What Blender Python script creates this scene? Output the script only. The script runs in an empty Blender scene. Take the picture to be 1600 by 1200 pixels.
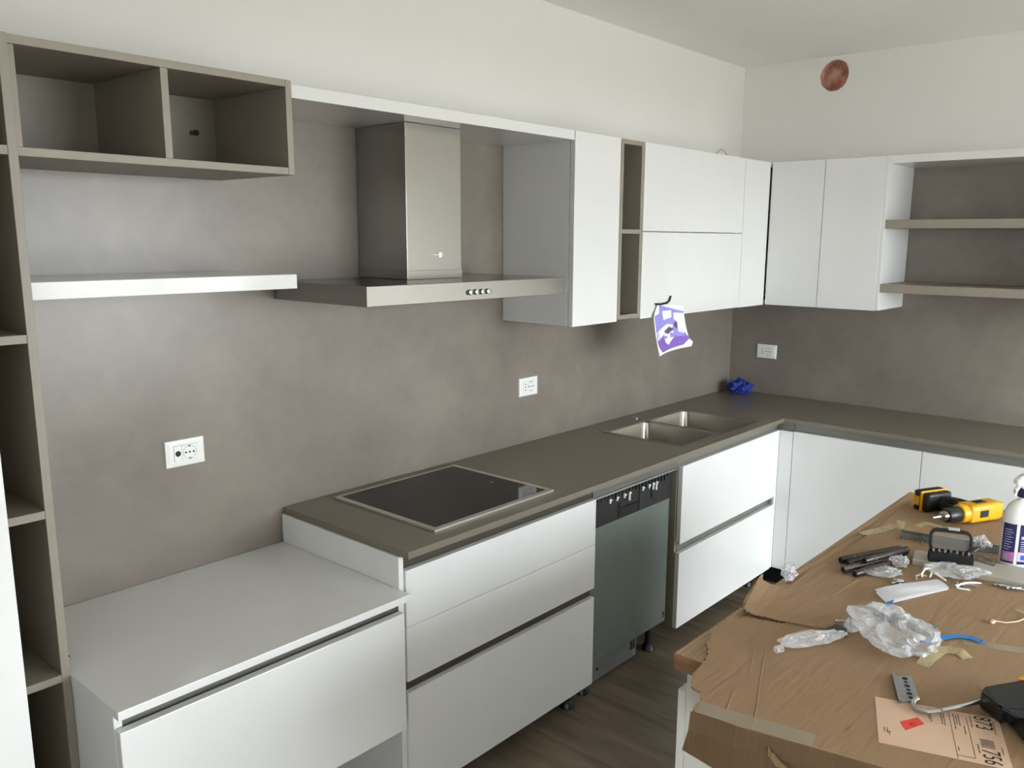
import bpy, bmesh, math, random
from mathutils import Vector, Matrix, noise
random.seed(7)
sc = bpy.context.scene
C = sc.collection

# ------------------------------------------------------------------ camera
CAM = Vector((-4.5669, -2.3550, 1.7739))
RT = Vector((0.6538169, -0.75661878, 0.00717511)); UP = Vector((0.13472581, 0.12574131, 0.98287236)); FW = Vector((0.7445619, 0.64165189, -0.18414787))
FPX, PX, PY = 1322.304, 826.353, 620.362
cd = bpy.data.cameras.new('camera'); cam = bpy.data.objects.new('camera', cd); C.objects.link(cam)
cd.sensor_fit = 'HORIZONTAL'; cd.sensor_width = 36.0; cd.lens = FPX / 1600 * 36.0
cd.shift_x = -(PX - 800) / 1600; cd.shift_y = (PY - 600) / 1600; cd.clip_start = 0.02
M = Matrix((RT, UP, -FW)).transposed().to_4x4(); M.translation = CAM
cam.matrix_world = M; sc.camera = cam

# ------------------------------------------------------------------ sky, light, exposure
w = bpy.data.worlds.new('overcast_sky'); sc.world = w; w.use_nodes = True
bg = w.node_tree.nodes['Background']; bg.inputs[0].default_value = (0.88, 0.95, 1.0, 1); bg.inputs[1].default_value = 22
sc.view_settings.view_transform = 'Standard'; sc.view_settings.look = 'None'
sc.view_settings.exposure = 0.0; sc.view_settings.gamma = 1.0; sc.view_settings.use_curve_mapping = False
sc.cycles.use_denoising = True; sc.cycles.denoising_input_passes = 'RGB_ALBEDO_NORMAL'; sc.cycles.denoising_prefilter = 'ACCURATE'
sc.cycles.max_bounces = 12; sc.cycles.diffuse_bounces = 7; sc.cycles.glossy_bounces = 6; sc.cycles.transmission_bounces = 8; sc.cycles.transparent_max_bounces = 16
sc.cycles.sample_clamp_indirect = 4; sc.cycles.caustics_reflective = False; sc.cycles.caustics_refractive = False

WINS = [('y', -4.9, -3.05, -0.6, 0.05, 2.3, -1), ('x', -6.2, -4.6, -3.4, 0.9, 2.25, -1)]   # axis, plane, from, to, sill, head, outward sign; second is unseen, added for fill
def portal(ax, pl, a, b, z0, z1, sg):
    ld = bpy.data.lights.new('window_portal', 'AREA'); ld.shape = 'RECTANGLE'; ld.size = b - a; ld.size_y = z1 - z0
    ld.cycles.is_portal = True
    o = bpy.data.objects.new('window_portal', ld); C.objects.link(o)
    if ax == 'y':
        o.location = ((a + b) / 2, pl - .12, (z0 + z1) / 2); o.rotation_euler = (math.pi / 2, 0, 0)
    else:
        o.location = (pl + sg * .12, (a + b) / 2, (z0 + z1) / 2); o.rotation_euler = (math.pi / 2, 0, sg * math.pi / 2)
for W in WINS: portal(*W)

# ------------------------------------------------------------------ materials
def lin(c):
    return tuple(((v / 255) / 12.92 if v / 255 <= 0.04045 else ((v / 255 + 0.055) / 1.055) ** 2.4) for v in c) + (1,)
MATS = {}
def mat(name, rgb, rough=.5, metal=0., var=0., vscale=8., bump=0., bscale=60., coat=0., spec=.5, stretch=None, rgb2=None, trans=0., ior=1.45, rvar=0., emit=None, aniso=0.):
    if name in MATS: return MATS[name]
    m = bpy.data.materials.new(name); m.use_nodes = True; nt = m.node_tree; n = nt.nodes; p = n['Principled BSDF']
    p.inputs['Roughness'].default_value = rough; p.inputs['Metallic'].default_value = metal
    p.inputs['Coat Weight'].default_value = coat; p.inputs['Coat Roughness'].default_value = .06; p.inputs['Specular IOR Level'].default_value = spec
    p.inputs['Transmission Weight'].default_value = trans; p.inputs['IOR'].default_value = ior; p.inputs['Anisotropic'].default_value = aniso
    tc = n.new('ShaderNodeTexCoord'); mp = n.new('ShaderNodeMapping'); nt.links.new(tc.outputs['Object'], mp.inputs[0])
    if stretch: mp.inputs['Scale'].default_value = stretch
    nz = n.new('ShaderNodeTexNoise'); nz.inputs['Scale'].default_value = vscale; nz.inputs['Detail'].default_value = 5
    nt.links.new(mp.outputs[0], nz.inputs['Vector'])
    mx = n.new('ShaderNodeMix'); mx.data_type = 'RGBA'
    c1 = lin(rgb); c2 = lin(rgb2) if rgb2 else tuple(min(1, v * (1 + var)) for v in c1[:3]) + (1,)
    if not rgb2: c1 = tuple(v * (1 - var) for v in c1[:3]) + (1,)
    mr = n.new('ShaderNodeMapRange'); mr.inputs[1].default_value = .32; mr.inputs[2].default_value = .68
    nt.links.new(nz.outputs['Fac'], mr.inputs[0]); nt.links.new(mr.outputs[0], mx.inputs['Factor'])
    mx.inputs['A'].default_value = c1; mx.inputs['B'].default_value = c2
    nt.links.new(mx.outputs['Result'], p.inputs['Base Color'])
    if rvar:
        r2 = n.new('ShaderNodeMapRange'); r2.inputs[3].default_value = rough - rvar; r2.inputs[4].default_value = rough + rvar
        nt.links.new(mr.outputs[0], r2.inputs[0]); nt.links.new(r2.outputs[0], p.inputs['Roughness'])
    if bump:
        b = n.new('ShaderNodeBump'); b.inputs['Strength'].default_value = bump; b.inputs['Distance'].default_value = .01
        nb = n.new('ShaderNodeTexNoise'); nb.inputs['Scale'].default_value = bscale; nb.inputs['Detail'].default_value = 3
        nt.links.new(mp.outputs[0], nb.inputs['Vector']); nt.links.new(nb.outputs['Fac'], b.inputs['Height']); nt.links.new(b.outputs[0], p.inputs['Normal'])
    if emit: p.inputs['Emission Color'].default_value = lin(emit); p.inputs['Emission Strength'].default_value = 1
    MATS[name] = m; return m

GLOSS = mat('white_gloss_lacquer', (223, 223, 222), .09, var=.01, spec=.5)
MATTW = mat('white_melamine', (226, 225, 220), .35, var=.01)
TAUPE = mat('taupe_melamine', (133, 125, 113), .45, var=.03, vscale=30)
TOPM = mat('worktop_grey_brown_laminate', (112, 106, 93), .3, var=.02, vscale=6)
PAINT = mat('cream_wall_paint', (235, 234, 231), .85, var=.01, vscale=3)
CEIL = mat('ceiling_paint', (238, 237, 233), .9, var=.01, vscale=3)
STEEL = mat('brushed_steel', (152, 149, 144), .2, metal=1, var=.04, vscale=30, stretch=(1, 1, 60))
STEELD = mat('dark_steel_edge', (150, 145, 136), .3, metal=1, var=.03)
SINKM = mat('sink_steel', (172, 166, 158), .3, metal=1, var=.04, vscale=25)
CHROME = mat('bright_metal', (205, 205, 205), .18, metal=1)
ZINC = mat('zinc_plated_metal', (178, 182, 186), .34, metal=1, var=.06, vscale=40)
ALU = mat('handle_rail_aluminium', (120, 118, 112), .35, metal=.7)
BLACK = mat('black_plastic', (24, 24, 25), .38, var=.1)
BLACKG = mat('black_glass', (8, 8, 9), .04, spec=.25)
HFRAME = mat('hob_frame_steel', (214, 210, 202), .38, metal=.8)
DWGREY = mat('grey_door_sheet', (112, 120, 117), .3, metal=.35, var=.03)
DWTOE = mat('grey_toe_sheet', (118, 120, 122), .45, metal=.3, var=.04)
PLASW = mat('white_plastic', (234, 234, 230), .3)
DARK = mat('dark_hole', (16, 15, 14), .6)
YEL = mat('yellow_plastic', (204, 154, 20), .38, var=.03)
YELO = mat('orange_yellow_plastic', (216, 150, 14), .4)
CARD = mat('brown_cardboard', (140, 113, 85), .8, var=.06, vscale=14, bump=.15, bscale=9, stretch=(1, 9, 1))
CARDE = mat('torn_cardboard_edge', (178, 150, 112), .9, var=.2, vscale=120)
TUBE = mat('dark_brown_plastic', (44, 32, 30), .32, var=.1)
PAPER = mat('white_paper', (244, 244, 246), .7)
BLUE = mat('blue_film', (44, 120, 190), .35, var=.1)
NAVY = mat('navy_cloth', (34, 54, 140), .7, var=.25, vscale=40)
CABLE = mat('grey_cable', (170, 168, 160), .5)

def wood_mat(name, a, b, rough, sc3, bump=.1, objrand=0.):
    m = mat(name, a, rough, rgb2=b, vscale=3.2, stretch=sc3, bump=bump, bscale=14)
    nt = m.node_tree; n = nt.nodes
    if objrand:
        p = n['Principled BSDF']; oi = n.new('ShaderNodeObjectInfo'); hs = n.new('ShaderNodeHueSaturation')
        mr = n.new('ShaderNodeMapRange'); mr.inputs[3].default_value = 1 - objrand; mr.inputs[4].default_value = 1 + objrand
        nt.links.new(oi.outputs['Random'], mr.inputs[0]); nt.links.new(mr.outputs[0], hs.inputs['Value'])
        l = p.inputs['Base Color'].links[0]; src = l.from_socket; nt.links.new(src, hs.inputs['Color']); nt.links.new(hs.outputs[0], p.inputs['Base Color'])
        ad = n.new('ShaderNodeVectorMath'); ad.operation = 'ADD'; ml = n.new('ShaderNodeMath'); ml.operation = 'MULTIPLY'; ml.inputs[1].default_value = 40
        nt.links.new(oi.outputs['Random'], ml.inputs[0]); cb = n.new('ShaderNodeCombineXYZ')
        for i in range(3): nt.links.new(ml.outputs[0], cb.inputs[i])
        mp = [x for x in n if x.type == 'MAPPING'][0]; tc = [x for x in n if x.type == 'TEX_COORD'][0]
        nt.links.new(tc.outputs['Object'], ad.inputs[0]); nt.links.new(cb.outputs[0], ad.inputs[1]); nt.links.new(ad.outputs[0], mp.inputs[0])
    return m
FLOORM = wood_mat('floor_grey_oak', (92, 82, 68), (126, 113, 95), .42, (7, .8, 7), .08, .10)
OAK = wood_mat('oak_worktop', (112, 86, 60), (172, 143, 107), .5, (1.2, 26, 10), .12)
OAKE = wood_mat('oak_end_grain', (112, 80, 56), (140, 104, 74), .6, (6, 5, 14), .1)

def plaster():
    m = mat('grey_microcement', (105, 97, 89), .30, rgb2=(135, 126, 117), vscale=2.2, bump=.03, bscale=18)
    nt = m.node_tree; n = nt.nodes; p = n['Principled BSDF']
    nz = [x for x in n if x.type == 'TEX_NOISE'][0]; nz.inputs['Detail'].default_value = 6; nz.inputs['Roughness'].default_value = .58; [x for x in n if x.type == 'MAP_RANGE'][0].inputs[1].default_value = .2; [x for x in n if x.type == 'MAP_RANGE'][0].inputs[2].default_value = .8; nz.inputs['Distortion'].default_value = 0
    n2 = n.new('ShaderNodeTexNoise'); n2.inputs['Scale'].default_value = 9; n2.inputs['Detail'].default_value = 6; n2.inputs['Distortion'].default_value = 1.2
    tc = [x for x in n if x.type == 'TEX_COORD'][0]; nt.links.new(tc.outputs['Object'], n2.inputs['Vector'])
    mr = n.new('ShaderNodeMapRange'); mr.inputs[1].default_value = .3; mr.inputs[2].default_value = .7; mr.inputs[3].default_value = .95; mr.inputs[4].default_value = 1.05
    nt.links.new(n2.outputs['Fac'], mr.inputs[0])
    mu = n.new('ShaderNodeMix'); mu.data_type = 'RGBA'; mu.blend_type = 'MULTIPLY'; mu.inputs['Factor'].default_value = 1
    src = p.inputs['Base Color'].links[0].from_socket; nt.links.new(src, mu.inputs['A']); nt.links.new(mr.outputs[0], mu.inputs['B']); nt.links.new(mu.outputs['Result'], p.inputs['Base Color'])
    return m
CEMENT = plaster()

def brick_mat():
    return mat('terracotta_hole', (158, 92, 74), .9, rgb2=(196, 164, 152), vscale=18, bump=.6, bscale=40)
TERRA = brick_mat()

def film(name, tint=(240, 242, 245), op=.28, rough=.12, mott=1., edge=.55):
    m = bpy.data.materials.new(name); m.use_nodes = True; nt = m.node_tree; n = nt.nodes; n.clear()
    out = n.new('ShaderNodeOutputMaterial'); tr = n.new('ShaderNodeBsdfTransparent'); tr.inputs[0].default_value = (.96, .96, .96, 1)
    pr = n.new('ShaderNodeBsdfPrincipled'); pr.inputs['Base Color'].default_value = lin(tint); pr.inputs['Roughness'].default_value = rough; pr.inputs['Specular IOR Level'].default_value = .9
    mx = n.new('ShaderNodeMixShader'); nz = n.new('ShaderNodeTexNoise'); nz.inputs['Scale'].default_value = 34; nz.inputs['Detail'].default_value = 4; nz.inputs['Distortion'].default_value = 1.5
    tc = n.new('ShaderNodeTexCoord'); nt.links.new(tc.outputs['Object'], nz.inputs['Vector'])
    lw = n.new('ShaderNodeLayerWeight'); lw.inputs[0].default_value = .35
    mr = n.new('ShaderNodeMapRange'); mr.inputs[1].default_value = .35; mr.inputs[2].default_value = .75; mr.inputs[3].default_value = op * (1 - .5 * mott); mr.inputs[4].default_value = op * (1 + .6 * mott)
    nt.links.new(nz.outputs['Fac'], mr.inputs[0]); ad = n.new('ShaderNodeMath'); ad.operation = 'ADD'; ad.use_clamp = True
    ml = n.new('ShaderNodeMath'); ml.operation = 'MULTIPLY'; ml.inputs[1].default_value = edge
    nt.links.new(lw.outputs['Facing'], ml.inputs[0]); nt.links.new(mr.outputs[0], ad.inputs[0]); nt.links.new(ml.outputs[0], ad.inputs[1])
    nt.links.new(ad.outputs[0], mx.inputs[0]); nt.links.new(tr.outputs[0], mx.inputs[1]); nt.links.new(pr.outputs[0], mx.inputs[2]); nt.links.new(mx.outputs[0], out.inputs[0])
    MATS[name] = m; return m
FILM = film('clear_plastic_film', (240, 242, 245), .2, .1, 1., .45); FILMY = film('yellowish_tape_film', (208, 192, 150), .34, .2, .5, .3); TAPE = film('clear_packing_tape', (196, 184, 162), .26, .16, .25, .2)
SMOKE = film('smoked_clear_plastic', (128, 126, 120), .26, .55, .3, .1)

# ------------------------------------------------------------------ mesh helpers
def B(): return bmesh.new()
def box(bm, x0, x1, y0, y1, z0, z1):
    g = bmesh.ops.create_cube(bm, size=1)
    for v in g['verts']:
        v.co = Vector((x0 if v.co.x < 0 else x1, y0 if v.co.y < 0 else y1, z0 if v.co.z < 0 else z1))
    return g['verts']
def rbox(x0, x1, y0, y1, z0, z1, bev=.0015, seg=2):
    bm = B(); box(bm, x0, x1, y0, y1, z0, z1)
    bev = min(bev, .45 * min(abs(x1 - x0), abs(y1 - y0), abs(z1 - z0)))
    if bev > 0: bmesh.ops.bevel(bm, geom=bm.edges[:], offset=bev, segments=seg, affect='EDGES', profile=.5)
    return bm
def tube(bm, pts, r, seg=10, cap=True):
    pts = [Vector(p) for p in pts]; rr = r if isinstance(r, (list, tuple)) else [r] * len(pts); rings = []
    prev = None
    for i, p in enumerate(pts):
        d = (pts[min(i + 1, len(pts) - 1)] - pts[max(i - 1, 0)])
        if d.length < 1e-9: d = prev
        d = d.normalized(); prev = d
        a = d.cross(Vector((0, 0, 1)));
        if a.length < 1e-3: a = d.cross(Vector((0, 1, 0)))
        a.normalize(); b = d.cross(a)
        rings.append([bm.verts.new(p + (a * math.cos(2 * math.pi * k / seg) + b * math.sin(2 * math.pi * k / seg)) * rr[i]) for k in range(seg)])
    for q, s in zip(rings, rings[1:]):
        for k in range(seg): bm.faces.new((q[k], q[(k + 1) % seg], s[(k + 1) % seg], s[k]))
    if cap: bm.faces.new(rings[0][::-1]); bm.faces.new(rings[-1])
    return rings
def lathe(bm, prof, seg=28, sx=1., sy=1., c=(0, 0, 0)):
    rings = [[bm.verts.new((c[0] + r * sx * math.cos(2 * math.pi * k / seg), c[1] + r * sy * math.sin(2 * math.pi * k / seg), c[2] + z)) for k in range(seg)] for r, z in prof]
    for q, s in zip(rings, rings[1:]):
        for k in range(seg): bm.faces.new((q[k], q[(k + 1) % seg], s[(k + 1) % seg], s[k]))
    bm.faces.new(rings[0][::-1]); bm.faces.new(rings[-1])
def prism(bm, pts, up):
    """polygon of 3D points extruded along vector up"""
    up = Vector(up); a = [bm.verts.new(Vector(p)) for p in pts]; b = [bm.verts.new(Vector(p) + up) for p in pts]; n = len(pts)
    bm.faces.new(a[::-1]); bm.faces.new(b)
    for i in range(n): bm.faces.new((a[i], a[(i + 1) % n], b[(i + 1) % n], b[i]))
    bmesh.ops.recalc_face_normals(bm, faces=bm.faces[:])
def rrect(x0, x1, y0, y1, r, k=5):
    out = []
    for cx, cy, a0 in ((x1 - r, y1 - r, 0), (x0 + r, y1 - r, 90), (x0 + r, y0 + r, 180), (x1 - r, y0 + r, 270)):
        for i in range(k + 1):
            a = math.radians(a0 + 90 * i / k); out.append((cx + r * math.cos(a), cy + r * math.sin(a)))
    return out
def slab(xs, ys, z0, z1, keep):
    """grid slab: xs, ys cut lines, keep(i, j) says which cells are solid"""
    bm = B(); top = {}; bot = {}
    def v(d, i, j, z):
        if (i, j) not in d: d[(i, j)] = bm.verts.new((xs[i], ys[j], z))
        return d[(i, j)]
    nx, ny = len(xs) - 1, len(ys) - 1
    K = lambda i, j: 0 <= i < nx and 0 <= j < ny and keep(i, j)
    for i in range(nx):
        for j in range(ny):
            if not K(i, j): continue
            q = [(i, j), (i + 1, j), (i + 1, j + 1), (i, j + 1)]
            bm.faces.new([v(top, *p, z1) for p in q]); bm.faces.new([v(bot, *p, z0) for p in q][::-1])
            for (di, dj), (p, s) in zip(((0, -1), (1, 0), (0, 1), (-1, 0)), ((q[0], q[1]), (q[1], q[2]), (q[2], q[3]), (q[3], q[0]))):
                if not K(i + di, j + dj): bm.faces.new((v(bot, *p, z0), v(bot, *s, z0), v(top, *s, z1), v(top, *p, z1)))
    bmesh.ops.dissolve_limit(bm, angle_limit=.001, verts=bm.verts[:], edges=bm.edges[:])
    bmesh.ops.recalc_face_normals(bm, faces=bm.faces[:])
    return bm

# ------------------------------------------------------------------ object helpers
ORG = {}
def thing(name, label, cat, loc=(0, 0, 0), group=None, rotz=0., rot=None, local=False):
    o = bpy.data.objects.new(name, None); o.empty_display_size = .05; C.objects.link(o); o.location = loc
    o.rotation_euler = rot if rot else (0, 0, rotz)
    o['label'] = label; o['category'] = cat
    if group: o['group'] = group
    ORG[o.name] = Vector(loc) if (rotz == 0 and rot is None and not local) else Vector((0, 0, 0))
    return o
def mesh(name, bm, m, smooth=False):
    me = bpy.data.meshes.new(name); bm.to_mesh(me); bm.free()
    for x in (m if isinstance(m, (list, tuple)) else [m]): me.materials.append(x)
    if smooth:
        me.polygons.foreach_set('use_smooth', [True] * len(me.polygons))
        try: me.set_sharp_from_angle(angle=math.radians(35))
        except Exception: pass
    return me
def part(name, bm, m, parent, smooth=False, label=None):
    """child mesh: vertices come in world coordinates (or in the local ones of a rotated thing)"""
    org = ORG[parent.name]
    for v in bm.verts: v.co -= org
    o = bpy.data.objects.new(name, mesh(name, bm, m, smooth)); C.objects.link(o); o.parent = parent
    ORG[o.name] = org
    if label: o['label'] = label
    return o
def solo(name, bm, m, label, cat, group=None, smooth=False, kind=None):
    """one-mesh thing with its origin at its base"""
    lo = Vector((min(v.co.x for v in bm.verts), min(v.co.y for v in bm.verts), min(v.co.z for v in bm.verts)))
    hi = Vector((max(v.co.x for v in bm.verts), max(v.co.y for v in bm.verts), 0))
    org = Vector(((lo.x + hi.x) / 2, (lo.y + hi.y) / 2, lo.z))
    for v in bm.verts: v.co -= org
    o = bpy.data.objects.new(name, mesh(name, bm, m, smooth)); C.objects.link(o); o.location = org; ORG[o.name] = org
    if label: o['label'] = label
    if cat: o['category'] = cat
    if group: o['group'] = group
    if kind: o['kind'] = kind
    return o
def struct(name, bm, m, label=None):
    o = bpy.data.objects.new(name, mesh(name, bm, m)); C.objects.link(o); o['kind'] = 'structure'; ORG[o.name] = Vector((0, 0, 0))
    if label: o['label'] = label
    return o
def on(u, v, z):
    """point of a horizontal plane seen along a sight line"""
    d = FW + RT * ((u - PX) / FPX) - UP * ((v - PY) / FPX); t = (z - CAM.z) / d.z
    return CAM + d * t

# ================================================================== SETTING
X0, Y0, HC = -6.2, -4.9, 2.719
bm = B(); box(bm, X0 - .12, .12, Y0 - .12, .12, -.12, -.012)
floor = struct('floor', bm, mat('floor_joint', (52, 46, 38), .8), 'grey brown wood plank floor')
PWID, PLEN = .19, 1.22
bm = rbox(-PWID / 2 + .0007, PWID / 2 - .0007, -PLEN / 2 + .0007, PLEN / 2 - .0007, -.012, 0, .0008, 1); pme = mesh('plank', bm, FLOORM)
i = 0; x = X0 + PWID / 2
while x < 0.05:
    y = -PLEN / 2 + random.choice([0, .3, .6, .9])
    while y > Y0 - PLEN / 2:
        o = bpy.data.objects.new('plank', pme); C.objects.link(o); o.parent = floor; o.location = (x, y, 0); y -= PLEN
    x += PWID; i += 1
bm = B(); box(bm, X0 - .12, .12, Y0 - .12, .12, HC, HC + .15); struct('ceiling', bm, CEIL)
ZS = 2.15   # top of the grey plaster
def wall(name, split, ax, pl, a, b, holes, thick=.12, sgn=1):
    """wall with openings; material 0 paint, 1 plaster below ZS where split(mid) is true"""
    us = sorted({a, b} | {h[0] for h in holes} | {h[1] for h in holes} | set(split[0] if split else [])); vs = sorted({0., HC} | {h[2] for h in holes} | {h[3] for h in holes} | ({ZS} if split else set()))
    bm = B(); d = pl + thick * sgn
    P = (lambda u, v, q: (u, q, v)) if ax == 'y' else (lambda u, v, q: (q, u, v))
    inh = lambda u, v: any(h[0] < u < h[1] and h[2] < v < h[3] for h in holes)
    for i in range(len(us) - 1):
        for j in range(len(vs) - 1):
            um, vm = (us[i] + us[i + 1]) / 2, (vs[j] + vs[j + 1]) / 2
            if inh(um, vm) and not any(len(h) > 4 and h[0] < um < h[1] and h[2] < vm < h[3] for h in holes): continue
            for q in (pl, d):
                if q == pl and inh(um, vm): continue
                f = bm.faces.new([bm.verts.new(P(u, v, q)) for u, v in ((us[i], vs[j]), (us[i + 1], vs[j]), (us[i + 1], vs[j + 1]), (us[i], vs[j + 1]))])
                if q == pl and split and vm < ZS and split[1](um): f.material_index = 1
    for h in holes:
        if len(h) > 4: continue
        c = [(h[0], h[2]), (h[1], h[2]), (h[1], h[3]), (h[0], h[3])]
        for k in range(4):
            p, s = c[k], c[(k + 1) % 4]; bm.faces.new([bm.verts.new(P(*p, pl)), bm.verts.new(P(*s, pl)), bm.verts.new(P(*s, d)), bm.verts.new(P(*p, d))])
    return bm
bmw = wall('wall_back', ([], lambda u: True), 'y', 0., X0 - .12, .12, [])
struct('wall_back', bmw, [PAINT, CEMENT])
# right wall with a round flue hole: the square around the hole is filled by a ring
HY, HZ, HR = -.51, 2.625, .079
hb = (HY - .093, HY + .093, HZ - .0935, HZ + .0935, 'round')
bmw = wall('wall_right', ([-2.1], lambda u: u > -2.1), 'x', 0., Y0 - .12, .12, [hb])
N = 48; ringo = []; ringi = []; ringd = []
for k in range(N):
    a = 2 * math.pi * k / N; ca, sa = math.cos(a), math.sin(a); s = .093 / max(abs(ca), abs(sa))
    r = HR * (1 + .015 * math.sin(3 * a + 1) + random.uniform(-.022, .022))
    ringo.append(bmw.verts.new((0, HY + ca * s, HZ + sa * s * 1.005))); ringi.append(bmw.verts.new((0, HY + ca * r, HZ + sa * r))); ringd.append(bmw.verts.new((.012, HY + ca * r * .97, HZ + sa * r * .97)))
for k in range(N):
    j = (k + 1) % N; bmw.faces.new((ringo[k], ringo[j], ringi[j], ringi[k])); bmw.faces.new((ringi[k], ringi[j], ringd[j], ringd[k]))
wr = struct('wall_right', bmw, [PAINT, CEMENT])
bm = B(); rings = []
for q, (rr, dx) in enumerate(((HR * 1.12, .004), (HR * .99, .03), (HR * .92, .06))):
    rings.append([bm.verts.new((dx, HY + rr * math.cos(2 * math.pi * k / N), HZ + rr * math.sin(2 * math.pi * k / N))) for k in range(N)])
for q, s in zip(rings, rings[1:]):
    for k in range(N): bm.faces.new((q[k], q[(k + 1) % N], s[(k + 1) % N], s[k]))
cv = bm.verts.new((.055, HY, HZ))
for k in range(N): bm.faces.new((rings[-1][k], rings[-1][(k + 1) % N], cv))
part('flue_liner', bm, TERRA, wr, True, 'rough terracotta lining inside the round hole near the ceiling')
struct('wall_left', wall('wall_left', None, 'x', X0, Y0 - .12, .12, [(WINS[1][2], WINS[1][3], WINS[1][4], WINS[1][5])], sgn=-1), [PAINT])  # opening for the unseen window added as fill light
struct('wall_front', wall('wall_front', None, 'y', Y0, X0 - .12, .12, [(WINS[0][2], WINS[0][3], WINS[0][4], WINS[0][5])], sgn=-1), [PAINT])
for k, (ax, pl, a, b, z0, z1, sgn) in enumerate(WINS):
    bm = B(); q0, q1 = pl + sgn * .04, pl + sgn * .10
    def fb(u0, u1, v0, v1):
        if ax == 'y': box(bm, u0, u1, min(q0, q1), max(q0, q1), v0, v1)
        else: box(bm, min(q0, q1), max(q0, q1), u0, u1, v0, v1)
    t = .06; fb(a, b, z0, z0 + t); fb(a, b, z1 - t, z1); n = 3
    for i in range(n + 1):
        c = a + (b - a) * i / n; fb(max(a, c - t / 2) if i else a, min(b, c + t / 2) if i < n else b, z0 + t, z1 - t)
    struct('window_%d' % (k + 1), bm, MATTW)
bm = B(); box(bm, -40, 40, -60, 40, -.5, -.4); struct('ground', bm, mat('outdoor_bounce_ground', (184, 180, 172), .9))  # unseen ground added to cut sky from below and bounce daylight

# ================================================================== TALL UNITS ON THE LEFT
t = thing('tall_cabinet', 'glossy white tall cabinet at the far left edge beside open shelves', 'cabinet', (-4.36, -.3, 0))
part('body', rbox(-4.66, -4.054, -.598, -.002, .08, 2.171), MATTW, t); part('plinth', rbox(-4.65, -4.06, -.55, -.01, 0, .08), TAUPE, t)
part('door', rbox(-4.658, -4.053, -.62, -.6, .085, 2.168, .002), GLOSS, t)
TX0, TX1, TY = -4.05, -3.894, -.392
t = thing('shelf_tower', 'narrow tall taupe open shelf tower running up the left edge', 'shelf unit', (-3.97, -.2, 0))
part('side_panel', rbox(TX1 - .0185, TX1, TY, -.002, 0, 2.171, .0008), TAUPE, t)
part('side_panel', rbox(TX0, TX0 + .0185, TY, -.002, 0, 2.171, .0008), TAUPE, t)
part('back_panel', rbox(TX0 + .0185, TX1 - .0185, -.02, -.004, .0, 2.171, 0), TAUPE, t)
for z in (2.153, 1.934, 1.548, 1.16, .770, .40, .06):
    part('shelf', rbox(TX0 + .0187, TX1 - .0187, TY + .001, -.021, z, z + .0185, .0006), TAUPE, t)
t = thing('open_wall_unit', 'taupe open wall unit with two compartments above the white floating shelf', 'shelf unit', (-3.556, -.19, 1.934))
BY = -.378
part('top_panel', rbox(-3.893, -3.245, BY, -.002, 2.154, 2.172, .0008), TAUPE, t); part('bottom_panel', rbox(-3.893, -3.245, BY, -.002, 1.934, 1.952, .0008), TAUPE, t)
part('side_panel', rbox(-3.2445, -3.2265, BY, -.002, 1.934, 2.172, .0008), TAUPE, t); part('side_panel', rbox(-3.893, -3.877, BY + .004, -.021, 1.9522, 2.1538, .0008), TAUPE, t)
part('divider', rbox(-3.575, -3.557, BY + .001, -.021, 1.9522, 2.1538, .0008), TAUPE, t); part('back_panel', rbox(-3.893, -3.245, -.02, -.004, 1.9522, 2.1538, 0), TAUPE, t)
bm = B(); tube(bm, [(-3.305, -.0215, 2.06), (-3.305, -.026, 2.06)], .008, 12); tube(bm, [(-3.318, -.0215, 2.058), (-3.318, -.025, 2.058)], .006, 12)
part('hanger_hole', bm, DARK, t)
solo('floating_shelf', rbox(-3.893, -3.226, -.366, -.002, 1.636, 1.674, .001), GLOSS, 'glossy white floating shelf under the taupe two compartment wall unit', 'shelf')

# ================================================================== WALL CABINETS
ZB, ZT, WY = 1.443, 2.165, -.364
solo('bridge_board', rbox(-3.2255, -2.009, WY, -.002, 2.132, 2.166, .001), GLOSS, 'long white board bridging the gap over the cooker hood', 'board')
def carcass(t, x0, x1, y0, y1, z0, z1, m, th=.018, top=True):
    part('side_panel', rbox(x0, x0 + th, y0, y1, z0, z1, .0008), m, t); part('side_panel', rbox(x1 - th, x1, y0, y1, z0, z1, .0008), m, t)
    part('bottom_panel', rbox(x0 + th, x1 - th, y0, y1, z0, z0 + th, 0), m, t)
    if top: part('top_panel', rbox(x0 + th, x1 - th, y0, y1, z1 - th, z1, 0), m, t)
    part('back_panel', rbox(x0 + th, x1 - th, y1 - .012, y1, z0 + th, z1 - (th if top else 0), 0), m, t)
t = thing('wall_cabinet', 'narrow glossy white wall cabinet right of the cooker hood', 'cabinet', (-1.856, -.17, ZB))
carcass(t, -2.004, -1.708, -.338, -.002, ZB, ZT, GLOSS)
part('door', rbox(-2.004, -1.709, WY, -.3425, ZB - .002, ZT + .001, .0015), GLOSS, t)
t = thing('open_wall_unit', 'slim taupe open wall unit between two white wall cabinets', 'shelf unit', (-1.622, -.18, ZB))
ux0, ux1 = -1.704, -1.54
part('side_panel', rbox(ux0, ux0 + .018, WY + .001, -.002, ZB + .005, ZT, .0008), TAUPE, t); part('side_panel', rbox(ux1 - .018, ux1, WY + .001, -.002, ZB + .005, ZT, .0008), TAUPE, t)
for z, n_ in ((ZB + .005, 'bottom_panel'), (1.796, 'shelf'), (ZT - .018, 'top_panel')): part(n_, rbox(ux0 + .0182, ux1 - .0182, WY + .0015, -.002, z, z + .018, .0006), TAUPE, t)
part('back_panel', rbox(ux0 + .0182, ux1 - .0182, -.03, -.004, ZB + .0235, ZT - .0185, 0), TAUPE, t)
t = thing('wall_cabinet', 'wide white wall cabinet with two stacked flap doors and a taped paper', 'cabinet', (-1.09, -.17, ZB))
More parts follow.
